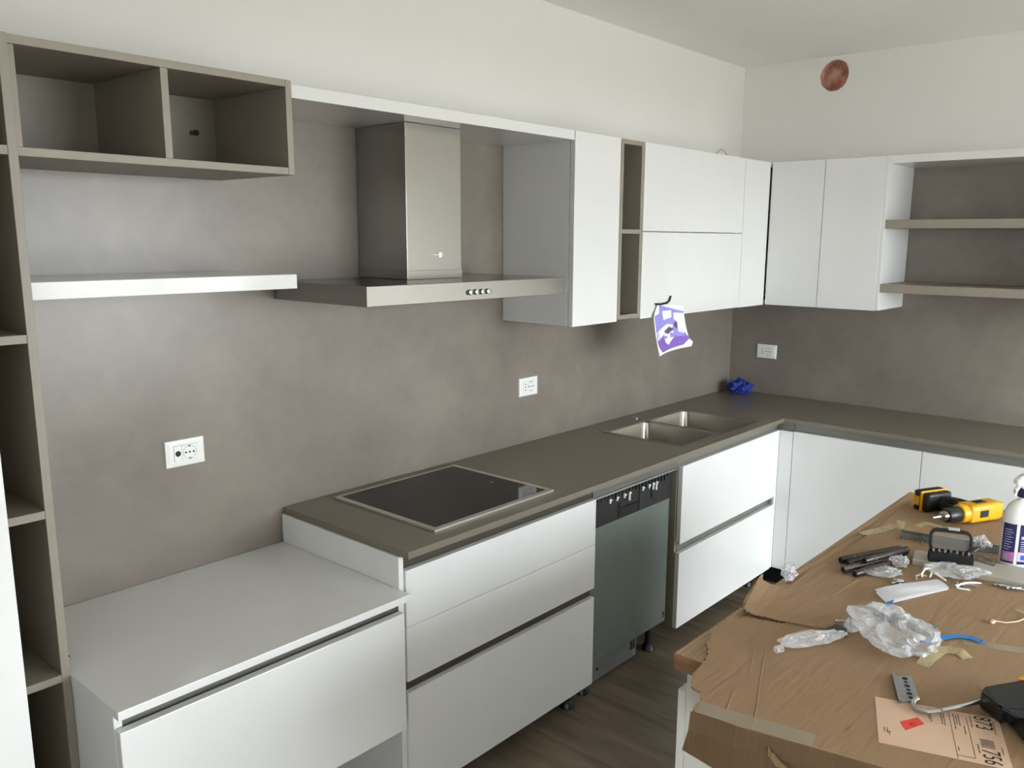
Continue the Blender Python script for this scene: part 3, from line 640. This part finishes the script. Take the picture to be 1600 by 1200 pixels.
for s0, r0, n in ((.43, .05, 9), (.445, .05, 10), (.53, .10, 8), (.55, .08, 9), (.63, .08, 10), (.65, .10, 6), (.67, .06, 9), (.70, .30, 6), (.765, .04, 8), (.775, .62, 6), (.94, .10, 9), (.955, .60, 5), (.05, .66, 3), (.075, .66, 3), (.09, .72, 3), (.62, .76, 3)):
    r = r0
    for k in range(n):
        q = random.uniform(.012, .03); quad(bm, s0, s0 + .009, r, r + q); r += q + .01
part('small_print', bm, INK, t)
def text(body, s0, r0, size, parent, name='number'):
    cu = bpy.data.curves.new('txt', 'FONT'); cu.body = body; cu.size = 1; cu.resolution_u = 3
    o = bpy.data.objects.new('txt', cu); C.objects.link(o); dg = bpy.context.evaluated_depsgraph_get(); dg.update()
    me = bpy.data.meshes.new_from_object(o.evaluated_get(dg)); C.objects.unlink(o); bpy.data.objects.remove(o)
    rd = (lab(s0, 1) - lab(s0, 0)).normalized(); ud = (lab(1, r0) - lab(0, r0)).normalized(); ud = (ud - rd * ud.dot(rd)).normalized(); p0 = lab(s0, r0, .0007)
    bm = B(); bm.from_mesh(me); bpy.data.meshes.remove(me)
    for v in bm.verts: v.co = p0 + rd * (v.co.x * size * .86) + ud * (v.co.y * size * 1.15)
    part(name, bm, INK, parent)
text('873', .80, .02, .036, t); text('756', .80, .70, .036, t)
text('AZ', .265, .44, .012, t, 'sticker_print')

# ------------------------------------------------------------------ perforated plate, rod, black driver
PA, PB, PC, PD = (on(u, v, ZC + .001) for u, v in ((1397, 1056), (1424, 1058.5), (1437, 1096), (1408, 1099)))
t = thing('perforated_plate', 'zinc perforated metal plate lying at the label edge', 'metal plate', tuple(PA))
bm = B(); prism(bm, [PA, PB, PC, PD], (0, 0, .003)); pl = part('plate', bm, ZINC, t)
part_edge = B(); prism(part_edge, [PA, PD, PD + Vector((-.003, .004, 0)), PA + Vector((-.003, .004, 0))], (0, 0, .007)); part('rim', part_edge, ZINC, t)
for k in range(6):
    c = PA.lerp(PB, .56).lerp(PD.lerp(PC, .56), .13 + k * .15) + Vector((0, 0, .0032)); bm = B(); lathe(bm, [(.0042 if k % 2 else .0055, 0), (.004 if k % 2 else .0055, .0004)], 12, 1, 1, c); part('hole', bm, DARK, pl)
t = thing('caulking_gun', 'black tool with a bent steel rod lying on the label', 'tool', tuple(on(1560, 1100, ZC)))
rp = [on(1434, 1092, ZC + .010), on(1428, 1096, ZC + .008), on(1427, 1102, ZC + .008), on(1434, 1108, ZC + .008), on(1450, 1112, ZC + .009), on(1467, 1111, ZC + .010), on(1500, 1104, ZC + .014), on(1545, 1093, ZC + .02)]
bm = B(); tube(bm, rp, .0048, 12); part('rod', bm, CHROME, t, True)
bm = B(); tube(bm, [on(1468, 1110.6, ZC + .0102), on(1472, 1110, ZC + .0106)], .0056, 12); part('collar', bm, STEELD, t)
def hull(pts):
    bm = B()
    for p in pts: bm.verts.new(p)
    g = bmesh.ops.convex_hull(bm, input=bm.verts[:])
    junk = [q for q in g['geom_interior'] + g['geom_unused'] if isinstance(q, bmesh.types.BMVert)]
    if junk: bmesh.ops.delete(bm, geom=list(set(junk)), context='VERTS')
    bmesh.ops.bevel(bm, geom=bm.edges[:], offset=.0022, segments=2, affect='EDGES'); return bm
def P3(u, v, z): return on(u, v, ZC + z)
hd = hull([P3(1531, 1102, .002), P3(1548, 1116, .002), P3(1562, 1126, .002), P3(1545, 1080, .002), P3(1610, 1080, .002), P3(1640, 1150, .002),
           P3(1533, 1082, .04), P3(1538, 1073, .045), P3(1562, 1105, .045), P3(1612, 1060, .05), P3(1660, 1110, .05)])
part('housing', hd, BLACK, t)
part('front_plate', hull([P3(1529, 1104, .001), P3(1563, 1132, .001), P3(1533, 1080, .034), P3(1565, 1108, .034), P3(1533, 1104, .001), P3(1568, 1132, .001), P3(1537, 1080, .036), P3(1570, 1112, .036)]), BLACK, t)
part('handle', hull([P3(1575, 1130, .004), P3(1600, 1150, .004), P3(1640, 1140, .004), P3(1625, 1190, .004), P3(1590, 1118, .03), P3(1660, 1180, .03), P3(1630, 1110, .03)]), BLACK, t)
part('top_grip', hull([P3(1588, 1062, .046), P3(1620, 1070, .046), P3(1640, 1050, .046), P3(1592, 1056, .054), P3(1640, 1045, .058), P3(1625, 1062, .056)]), YELO, t)

# ------------------------------------------------------------------ folded white paper
t = thing('folded_paper', 'folded white paper sheet between screws and the big plastic bag', 'paper', tuple(on(1420, 920, ZC)))
za, zb_ = .003, .022
A, Bq, Cq, D = P3(1366, 921, .018), P3(1384, 941, .02), P3(1484, 917, .006), P3(1464, 903, .005)
bm = B(); prism(bm, [P3(1368, 926, .0008), P3(1386, 944, .0008), P3(1482, 921, .0008), P3(1464, 906, .0008)], (0, 0, .0006)); part('lower_leaf', bm, PAPER, t)
bm = B(); G = {}
for i_ in range(7):
    for j_ in range(4):
        s_, r_ = i_ / 6, j_ / 3; p = A.lerp(D, s_).lerp(Bq.lerp(Cq, s_), r_); p.z += .003 * math.sin(math.pi * r_) + .003 * math.sin(s_ * 5); G[i_, j_] = bm.verts.new(p)
for i_ in range(6):
    for j_ in range(3): bm.faces.new((G[i_, j_], G[i_ + 1, j_], G[i_ + 1, j_ + 1], G[i_, j_ + 1]))
bmesh.ops.solidify(bm, geom=bm.faces[:], thickness=.0006); part('upper_leaf', bm, PAPER, t, True)

# ------------------------------------------------------------------ brown tubes
TUBES = [((1313, 875), (1408, 857), 0, 'dark brown plastic tube, rearmost of the loose bundle'), ((1324, 880), (1417, 862), 0, 'dark brown plastic tube, second from the back of the bundle'),
         ((1317, 890), (1392, 872), 0, 'dark tube with a grey open end in the bundle'), ((1335, 897), (1391, 880), 0, 'dark brown plastic tube, front one of the bundle'), ((1350, 876), (1418, 858), .015, 'dark brown plastic tube lying on top of the bundle')]
for (a, b, zo, lb) in TUBES:
    R_ = .0095; p, q = on(*a, ZC + R_ + zo), on(*b, ZC + R_ + zo); d = (q - p).normalized()
    t = thing('plastic_tube', lb, 'tube', tuple(p - Vector((0, 0, R_)))); m_ = mat('grey_tube_end', (70, 70, 68), .4) if 'grey' in lb else TUBE
    L_ = (q - p).length
    bm = B(); tube(bm, [p + d * L_ * .2, q - d * L_ * .12], R_, 14); part('barrel', bm, TUBE, t, True)
    bm = B(); tube(bm, [p, p + d * .003, p + d * L_ * .2], [R_ * .8, R_ * .97, R_ * .97], 14); e = part('end_cap', bm, m_, t, True)
    bm = B(); tube(bm, [p - d * .0006, p + d * .0004], R_ * .5, 12); part('bore', bm, DARK, e)
    bm = B(); tube(bm, [q - d * L_ * .12, q - d * .003, q], [R_ * .95, R_ * .95, R_ * .75], 14); part('end_cap', bm, TUBE, t, True)
    bm = B(); tube(bm, [p + d * L_ * .2, p + d * (L_ * .2 + .003)], R_ * 1.1, 14); part('ring', bm, mat('grey_ring', (120, 118, 114), .3, metal=.8), t)

# ------------------------------------------------------------------ loose hardware
def screw(u, v, ang, L_, label, z=0., r=.0022, group=None):
    c = on(u, v, ZC + r + .0022 + z); d = Vector((math.cos(ang), math.sin(ang), 0)); t = thing('screw', label, 'screw', tuple(c - Vector((0, 0, r + .002))), group)
    bm = B(); tube(bm, [c - d * L_ / 2, c + d * L_ * .38, c + d * L_ / 2], [r, r * .9, .0004], 8); part('shank', bm, ZINC, t, True)
    bm = B(); tube(bm, [c - d * (L_ / 2 + .003), c - d * (L_ / 2 + .0015), c - d * (L_ / 2 - .001)], [r * .8, r * 1.9, r], 10); part('head', bm, CHROME, t, True)
SC = 'small zinc screw in the loose heap behind the white paper'
for k in range(6): screw(1397 + random.uniform(-7, 9), 907 + random.uniform(-3, 3), random.uniform(0, 6), .022, SC, random.uniform(0, .006), group='screws behind the paper')
screw(1316, 970, -1.0, .03, 'single zinc screw left of the big plastic bag'); screw(1331, 972, .4, .014, 'tiny bright screw touching the neck of the big bag')
SD = 'zinc screw in the cluster in front of the grey board'
for k in range(5): screw(1562 + k * 9, 914 + k * 2.2 + random.uniform(-2, 2), random.uniform(-1.4, -.6), .028, SD, random.uniform(0, .004), group='screws before the grey board')
SE = 'thin zinc screw spilling from the zip bag'
for k in range(5): screw(1500 + k * 6, 915 - k * 1.2 + random.uniform(-2, 2), random.uniform(-2.4, -.4), .032, SE, random.uniform(0, .006), group='screws at the zip bag')
def bar(name, label, cat, a, b, w_, h, m, z=0., z2=None):
    p, q = on(*a, ZC + z), on(*b, ZC + (z if z2 is None else z2)); d = (q - p).normalized(); n = Vector((-d.y, d.x, 0)).normalized() * w_ / 2
    bm = B(); prism(bm, [p - n, q - n, q + n, p + n], (0, 0, h)); bmesh.ops.bevel(bm, geom=bm.edges[:], offset=min(.001, h * .2), segments=1, affect='EDGES'); return solo(name, bm, m, label, cat)
t = thing('metal_channel', 'zinc metal channel under the back of the big plastic bag', 'metal profile', tuple(on(1400, 975, ZC)))
p, q = on(1352, 953, ZC + .001), on(1458, 990, ZC + .001); d = (q - p).normalized(); n = Vector((-d.y, d.x, 0))
for nm, o0, o1, h in (('web', -.014, .014, .002), ('flange', -.014, -.012, .014), ('flange', .012, .014, .014)):
    bm = B(); prism(bm, [p + n * o0, q + n * o0, q + n * o1, p + n * o1], (0, 0, h)); part(nm, bm, ZINC, t)
t = thing('hinge_plate', 'small dark metal hinge plate at the neck of the big bag', 'hinge', tuple(on(1305, 990, ZC)))
bm = B(); pts = [on(u, v, ZC + .0005) for u, v in ((1291, 988), (1306, 983), (1322, 989), (1322, 997), (1306, 992), (1293, 994))]; prism(bm, pts, (0, 0, .012)); part('plate', bm, mat('dark_metal', (62, 60, 66), .35, metal=.8), t)
bm = B(); prism(bm, [on(u, v, ZC + .0127) for u, v in ((1291, 988), (1304, 983), (1304, 985), (1292, 990))], (0, 0, .0015)); part('top_lip', bm, CHROME, t)
for k in range(2): bm = B(); lathe(bm, [(.002, 0), (.002, .002)], 8, c=tuple(on(1309 + 7 * k, 989 + 3 * k, ZC + .0127))); part('rivet', bm, CHROME, t)
# white bent hooks
def hook(pts, r, label, m=PLASW, name='wire_hook'):
    bm = B(); tube(bm, [on(u, v, ZC + z) for u, v, z in pts], r, 8); solo(name, bm, m, label, 'hook', smooth=True)
hook([(1441, 902, .004), (1440, 897, .012), (1445, 889, .02), (1452, 888, .02), (1466, 899, .012), (1478, 907, .006)], .0026, 'white bent plastic hook behind the white paper')
hook([(1453, 902, .006), (1456, 894, .014)], .0024, 'short white plastic peg beside the bent hook', name='plastic_peg')
hook([(1432, 905, .004), (1431, 900, .006), (1436, 898, .006), (1448, 900, .005)], .0026, 'grey curved plastic clip at the corner of the white paper', mat('grey_clip', (170, 170, 166), .4), 'plastic_clip')
hook([(1494, 918, .004), (1502, 912, .01), (1516, 910, .012), (1530, 911, .008)], .0022, 'white bent wire at the front of the zip bag')
hook([(1496, 919, .003), (1516, 922, .003)], .0026, 'white straight peg in front of the zip bag', name='plastic_peg')
hook([(1546, 973, .003), (1553, 970, .005), (1572, 973, .004), (1590, 971, .004), (1600, 967, .004), (1606, 962, .004), (1598, 957, .004), (1588, 953, .004)], .0016, 'thin beige cable tie curling at the right edge', mat('beige_tie', (206, 184, 150), .5), 'cable_tie')
bm = B(); lathe(bm, [(.006, 0), (.008, .003), (.005, .006)], 10, 1.6, .8, c=tuple(on(1551, 973, ZC + .0004))); solo('tie_head', bm, mat('beige_tie', (206, 184, 150), .5), 'flattened beige plastic head of the cable tie', 'clip', smooth=True)
hook([(1440, 853, .004), (1443, 838, .012)], .0018, 'upright bright metal pin left of the bit case', CHROME, 'metal_pin')
hook([(1522, 862, .006), (1534, 854, .012), (1543, 848, .016)], .002, 'slanted bright pin right of the bit case', CHROME, 'metal_pin')
bag('plastic_bag', 1530, 858, .05, .05, .03, .2, 23, 'small clear plastic wrapper right of the bit case', rough=.7)

# ------------------------------------------------------------------ rail, board, bits
t = thing('metal_rail', 'long grey metal rail lying behind the bit case', 'metal profile', tuple(on(1500, 850, ZC)))
p, q = on(1406, 840, ZC + .001), on(1640, 879, ZC + .001); d = (q - p).normalized(); n = Vector((-d.y, d.x, 0)); RAILM = mat('painted_rail', (126, 128, 124), .4, metal=.4)
for nm, o0, o1, h in (('front_flange', -.002, .0, .016), ('web', -.0, .03, .002), ('rear_flange', .028, .03, .016)):
    bm = B(); prism(bm, [p + n * o0, q + n * o0, q + n * o1, p + n * o1], (0, 0, h)); part(nm, bm, RAILM, t)
for u_ in (1412, 1427, 1556):
    c = on(u_, 840.5 + (u_ - 1406) * .1667 - 2, ZC + .009) ; bm = B(); tube(bm, [c - n * .001, c - n * .004], .003, 10); part('rivet', bm, CHROME, t)
bm = B(); p0 = [P3(1425, 882, .0005), P3(1429, 867, .0005), P3(1640, 903, .0005), P3(1650, 933, .0005)]; prism(bm, p0, (0, 0, .016)); bmesh.ops.bevel(bm, geom=bm.edges[:], offset=.0008, segments=1, affect='EDGES')
solo('grey_board', bm, mat('warm_grey_laminate', (168, 163, 150), .45, var=.02), 'long flat grey board strip lying across the cardboard', 'board')
ZB2 = .0172
for k, (a, b, lb) in enumerate((((1519, 873), (1556, 884), 'thin grey metal blade lying beside the spray bottle'), ((1522, 866), (1552, 876), 'short grey metal bracket behind the thin blade'))):
    bar('metal_bracket', lb, 'bracket', a, b, .012, .003, ZINC, ZB2 if k == 0 else ZB2 + .0)
# bit case
c0, c1 = on(1450, 877, ZC + ZB2), on(1521, 886, ZC + ZB2); ax = (c1 - c0); ax.z = 0; ang = math.atan2(ax.y, ax.x); Wd = ax.length
MBLK = mat('matte_black_plastic', (20, 20, 21), .62, spec=.3)
t = thing('bit_case', 'open black bit case standing on the grey board', 'bit case', tuple(c0), rotz=ang)
# local: x along the case, +y away from the camera, z up
part('tray', rbox(0, Wd, -.001, .03, 0, .026, .003), MBLK, t)
for k in range(7):
    bm = B(); x = .012 + k * (Wd - .024) / 6; tube(bm, [(x, .014, .0262), (x, .014, .034)], .0036, 6); part('bit', bm, CHROME if k % 2 else ZINC, t)
bm = B(); H_ = .078; out = rrect(.002, Wd - .002, .012, H_, .02, 6); inn = rrect(.009, Wd - .009, .0235, H_ - .008, .011, 6)
def lid(x, z, y): return Vector((x, .031 + z * .2 + y, z + .002))
vo = [bm.verts.new(lid(x, z, 0)) for x, z in out]; vi = [bm.verts.new(lid(x, z, 0)) for x, z in inn]; wo = [bm.verts.new(lid(x, z, .010)) for x, z in out]; wi = [bm.verts.new(lid(x, z, .010)) for x, z in inn]; n_ = len(out)
for k in range(n_):
    j = (k + 1) % n_
    for q in ((vo[k], vo[j], vi[j], vi[k]), (wo[j], wo[k], wi[k], wi[j]), (vo[j], vo[k], wo[k], wo[j]), (vi[k], vi[j], wi[j], wi[k])): bm.faces.new(q)
lidp = part('lid_frame', bm, MBLK, t)
bm = B(); prism(bm, [lid(x, z, .005) for x, z in inn], (0, .0012, 0)); part('window', bm, SMOKE, lidp)
part('latch', rbox(Wd * .42, Wd * .68, .043, .053, .0802, .087, .001), mat('grey_latch', (176, 178, 176), .4), t)

# ------------------------------------------------------------------ spray bottle
c = on(1588, 888, .9005); c.z = ZC - .0002
vx = Vector((FW.x, FW.y, 0)).normalized(); ang = math.atan2(-vx.x, vx.y)
t = thing('spray_bottle', 'white spray bottle with navy and pink labels at the right edge', 'bottle', (c.x, c.y, ZC), rotz=ang)
prof = [(.050, 0), (.054, .004), (.0555, .012), (.0555, .135), (.053, .155), (.045, .172), (.032, .184), (.02, .190), (.0165, .194), (.0165, .2)]
bm = B(); lathe(bm, prof, 40, .88, .6); part('body', bm, PLASW, t, True)
def wrap(z0, z1, a0, a1, m, nm, off=.0006, parent=None):
    bm = B(); n = 18; r = .0555 + off; a = []; b = []
    for k in range(n + 1):
        th = math.radians(a0 + (a1 - a0) * k / n); a.append(bm.verts.new((r * .88 * math.cos(th), r * .6 * math.sin(th), z0))); b.append(bm.verts.new((r * .88 * math.cos(th), r * .6 * math.sin(th), z1)))
    for k in range(n): bm.faces.new((a[k], a[k + 1], b[k + 1], b[k]))
    return part(nm, bm, m, parent or t, True)
NAV = mat('navy_label', (36, 34, 84), .35); PNK = mat('pink_label', (170, 108, 160), .35); LIL = mat('light_lilac_label', (214, 190, 226), .35); BLU = mat('bright_blue_label', (46, 92, 190), .35); LTXT = mat('label_text', (190, 188, 214), .5)
s1 = wrap(.018, .128, 186, 236, NAV, 'side_label'); s2 = wrap(.018, .128, 246, 330, NAV, 'front_label')
wrap(.024, .05, 192, 235, PNK, 'label_band', .0009, s1); wrap(.026, .052, 246, 330, LIL, 'label_band', .0009, s2); wrap(.03, .044, 255, 300, BLU, 'label_picture', .0012, s2); wrap(.098, .118, 262, 300, BLU, 'label_picture', .0009, s2)
wrap(.088, .096, 252, 300, LTXT, 'print_block', .0009, s2); wrap(.028, .044, 200, 216, mat('barcode_patch', (150, 150, 160), .5), 'print_block', .0012, s1)
for k in range(9): wrap(.056 + k * .0068, .0578 + k * .0068, 194 + (k % 3), 218 + (k * 7) % 13, LTXT, 'print_line', .0009, s1)
for k in range(5): wrap(.056 + k * .006, .058 + k * .006, 252, 285 + (k * 11) % 20, LTXT, 'print_line', .0009, s2)
bm = B(); lathe(bm, [(.018, .197), (.0185, .199), (.0185, .219), (.0175, .221)], 24); part('collar', bm, NAV, t, True)
bm = B(); hp = [(-.032, .240), (-.030, .232), (-.018, .228), (-.014, .221), (.014, .221), (.02, .232), (.032, .25), (.03, .262), (.01, .266), (-.014, .258), (-.026, .25)]
prism(bm, [(x, -.0115, z) for x, z in hp], (0, .023, 0)); bmesh.ops.bevel(bm, geom=bm.edges[:], offset=.003, segments=2, affect='EDGES'); part('spray_head', bm, PLASW, t, True)
bm = B(); tube(bm, [(-.018, 0, .228), (-.026, 0, .215), (-.026, 0, .2)], [.006, .006, .004], 10); part('trigger', bm, PLASW, t, True)

# ------------------------------------------------------------------ cordless drill lying on its side
tip, rear = Vector((-1.868, -1.672, 0)), Vector((-1.628, -1.795, 0)); ang = math.atan2((rear - tip).y, (rear - tip).x)
t = thing('cordless_drill', 'yellow and black cordless drill lying on its side', 'drill', (tip.x, tip.y, ZC), rotz=ang)
# local: +x from bit to rear, +y from body to battery, z up
AZ = .033
def xtube(pr, seg=20, m=BLACK, nm='x', sm=True, parent=None): bm = B(); tube(bm, [(x, 0, AZ) for x, r in pr], [r for x, r in pr], seg); return part(nm, bm, m, parent or t, sm)
ck = xtube([(.052, .013), (.054, .021), (.06, .0235), (.1, .0245), (.104, .022)], 24, BLACK, 'chuck'); xtube([(.034, .009), (.038, .014), (.048, .0165), (.053, .0165)], 20, STEEL, 'chuck_jaw', parent=ck)
xtube([(0, .0012), (.004, .003), (.012, .0033), (.013, .005), (.036, .005)], 8, CHROME, 'bit')
xtube([(.103, .026), (.106, .029), (.128, .030), (.131, .027)], 24, YEL, 'torque_ring')
bd = part('motor_housing', rbox(.128, .262, -.030, .030, AZ - .029, AZ + .029, .012, 4), YEL, t, True)
part('rear_cap', rbox(.258, .272, -.026, .026, AZ - .025, AZ + .025, .008, 3), YEL, t, True)
part('badge', rbox(.165, .2, -.0315, -.0298, AZ - .011, AZ + .011, .0005), BLACK, bd); part('speed_switch', rbox(.17, .21, -.012, .012, AZ + .0285, AZ + .0315, .001), BLACK, bd)
bm = B(); prism(bm, [(.135, .02, AZ - .02), (.205, .02, AZ - .02), (.196, .075, AZ - .02), (.175, .118, AZ - .02), (.135, .118, AZ - .02), (.152, .07, AZ - .02)], (0, 0, .04)); bmesh.ops.bevel(bm, geom=bm.edges[:], offset=.007, segments=3, affect='EDGES'); hn = part('grip', bm, BLACK, t, True)
part('trigger', rbox(.128, .15, .036, .062, AZ - .01, AZ + .01, .004), BLACK, hn, True)
bm = B(); prism(bm, [(.136, .019, AZ - .0206), (.17, .019, AZ - .0206), (.16, .045, AZ - .0206), (.146, .04, AZ - .0206)], (0, 0, .0412)); part('yellow_inlay', bm, YEL, hn)
part('battery_foot', rbox(.098, .2, .108, .136, AZ - .031, AZ + .031, .008, 3), BLACK, t, True)
bt = part('battery', rbox(.094, .202, .1365, .168, AZ - .032, AZ + .034, .007, 3), BLACK, t, True)
part('yellow_band', rbox(.093, .203, .1335, .1395, AZ - .0325, AZ + .0345, .002), YELO, bt); part('release_button', rbox(.0915, .096, .142, .16, AZ - .014, AZ + .016, .001), YEL, bt); part('side_accent', rbox(.0925, .096, .1605, .166, AZ - .02, AZ + .024, .001), YELO, bt)

# ================================================================== ON THE WORKTOP AND CABINETS
bm = B(); bmesh.ops.create_icosphere(bm, subdivisions=4, radius=1)
for v in bm.verts:
    p = v.co.copy(); k = 1 + .35 * noise.noise(p * 2.1) + .28 * (1 - 2 * abs(noise.noise(p * 3.7 + Vector((4, 1, 2))))) + .1 * (1 - 2 * abs(noise.noise(p * 8)))
    v.co = Vector((-.105 + p.x * .05 * k, -.125 + p.y * .058 * k, .9005 + max(0, p.z * .5 + .42) * .066 * k))
mz = min(v.co.z for v in bm.verts)
for v in bm.verts: v.co.z += .9004 - mz
solo('crumpled_cloth', bm, NAVY, 'crumpled blue cloth in the corner of the worktop', 'cloth', smooth=True)
bm = B(); tube(bm, [(-.845, -.30, 2.1675), (-.80, -.30, 2.196), (-.765, -.295, 2.203), (-.72, -.29, 2.19), (-.68, -.285, 2.168)], .0028, 8); solo('loose_cable', bm, CABLE, 'thin grey cable loop on top of the white flap cabinet', 'cable', smooth=True)
# taped print
PURP = mat('print_purple', (118, 88, 170), .6, var=.06); LILA = mat('print_lilac', (140, 132, 205), .6, var=.08); PWHT = mat('print_white', (232, 232, 246), .6); PDRK = mat('print_dark', (88, 66, 104), .6)
def S(s_, r_, o=0.):   # s 0..1 left to right, r 0 top .. 1 bottom
    x = -1.456 + s_ * .255; z = 1.507 - r_ * .228 - .03 * s_ * (1 - r_) + .022 * s_ * r_
    y = -.3665 - .004 - .03 * r_ * r_ - .018 * (s_ - .45) ** 2 * 4 * (.3 + r_) - o
    return Vector((x, y, z))
t = thing('taped_print', 'curled paper with a purple kitchen drawing taped under the flap cabinet', 'paper', (-1.32, -.37, 1.29))
bm = B(); G = {}; n1, n2 = 10, 10
def outl(s_, r_):   # narrow top corners, wide bottom corners
    lo = .0 - .02 * r_ if r_ > .25 else .18 - .7 * r_ ; hi = .98
    if .85 < r_ < .95: hi += .06
    return lo + (hi - lo) * s_
for i_ in range(n1 + 1):
    for j_ in range(n2 + 1): G[i_, j_] = bm.verts.new(S(outl(i_ / n1, j_ / n2), j_ / n2))
for i_ in range(n1):
    for j_ in range(n2): bm.faces.new((G[i_, j_], G[i_ + 1, j_], G[i_ + 1, j_ + 1], G[i_, j_ + 1]))
bmesh.ops.recalc_face_normals(bm, faces=bm.faces[:]); bmesh.ops.solidify(bm, geom=bm.faces[:], thickness=.0004); part('sheet', bm, PAPER, t, True)
def ink(pts, m, o, nm):
    """printed patch: the polygon is cut into a fine fan that follows the sheet"""
    bm = B(); cx_ = sum(p[0] for p in pts) / len(pts); cy_ = sum(p[1] for p in pts) / len(pts); rings = []
    fine = []
    for p, q in zip(pts, pts[1:] + pts[:1]):
        for k in range(4): fine.append((p[0] + (q[0] - p[0]) * k / 4, p[1] + (q[1] - p[1]) * k / 4))
    for f in (1., .66, .33): rings.append([bm.verts.new(S(cx_ + (p[0] - cx_) * f, cy_ + (p[1] - cy_) * f, o)) for p in fine])
    c = bm.verts.new(S(cx_, cy_, o)); n = len(fine)
    for a, b in zip(rings, rings[1:]):
        for k in range(n): bm.faces.new((a[k], a[(k + 1) % n], b[(k + 1) % n], b[k]))
    for k in range(n): bm.faces.new((rings[-1][k], rings[-1][(k + 1) % n], c))
    part(nm, bm, m, t)
ink([(.2, .03), (.97, .12), (.95, .5), (.92, .72), (.03, .72), (.03, .26), (.2, .2)], LILA, .0012, 'print_wall')
ink([(.02, .72), (.35, .62), (.92, .66), (1.0, .80), (.82, .93), (.16, .97), (.05, .85)], PURP, .0014, 'print_floor')
ink([(.66, .17), (.97, .17), (.95, .6), (.86, .68), (.76, .62), (.76, .33), (.66, .31)], PWHT, .0018, 'print_cabinet'); ink([(.36, .14), (.6, .12), (.6, .28), (.42, .32), (.34, .34), (.3, .16)], PWHT, .0018, 'print_cabinet')
ink([(.05, .58), (.45, .42), (.62, .44), (.62, .5), (.42, .58), (.22, .68), (.06, .74)], PWHT, .0018, 'print_counter'); ink([(.32, .63), (.62, .58), (.62, .72), (.42, .86), (.33, .80)], PWHT, .0018, 'print_island'); ink([(.32, .58), (.5, .48), (.64, .53), (.46, .64)], PDRK, .0022, 'print_island_top'); ink([(.66, .4), (.75, .38), (.75, .54), (.66, .5)], PDRK, .0018, 'print_oven')
bm = B(); tube(bm, [(-1.43, -.372, 1.499), (-1.39, -.3715, 1.496), (-1.34, -.371, 1.4985), (-1.316, -.3705, 1.508), (-1.306, -.370, 1.528)], .0045, 8); part('black_tape', bm, BLACK, t, label='short curved black tape at the top of the print')
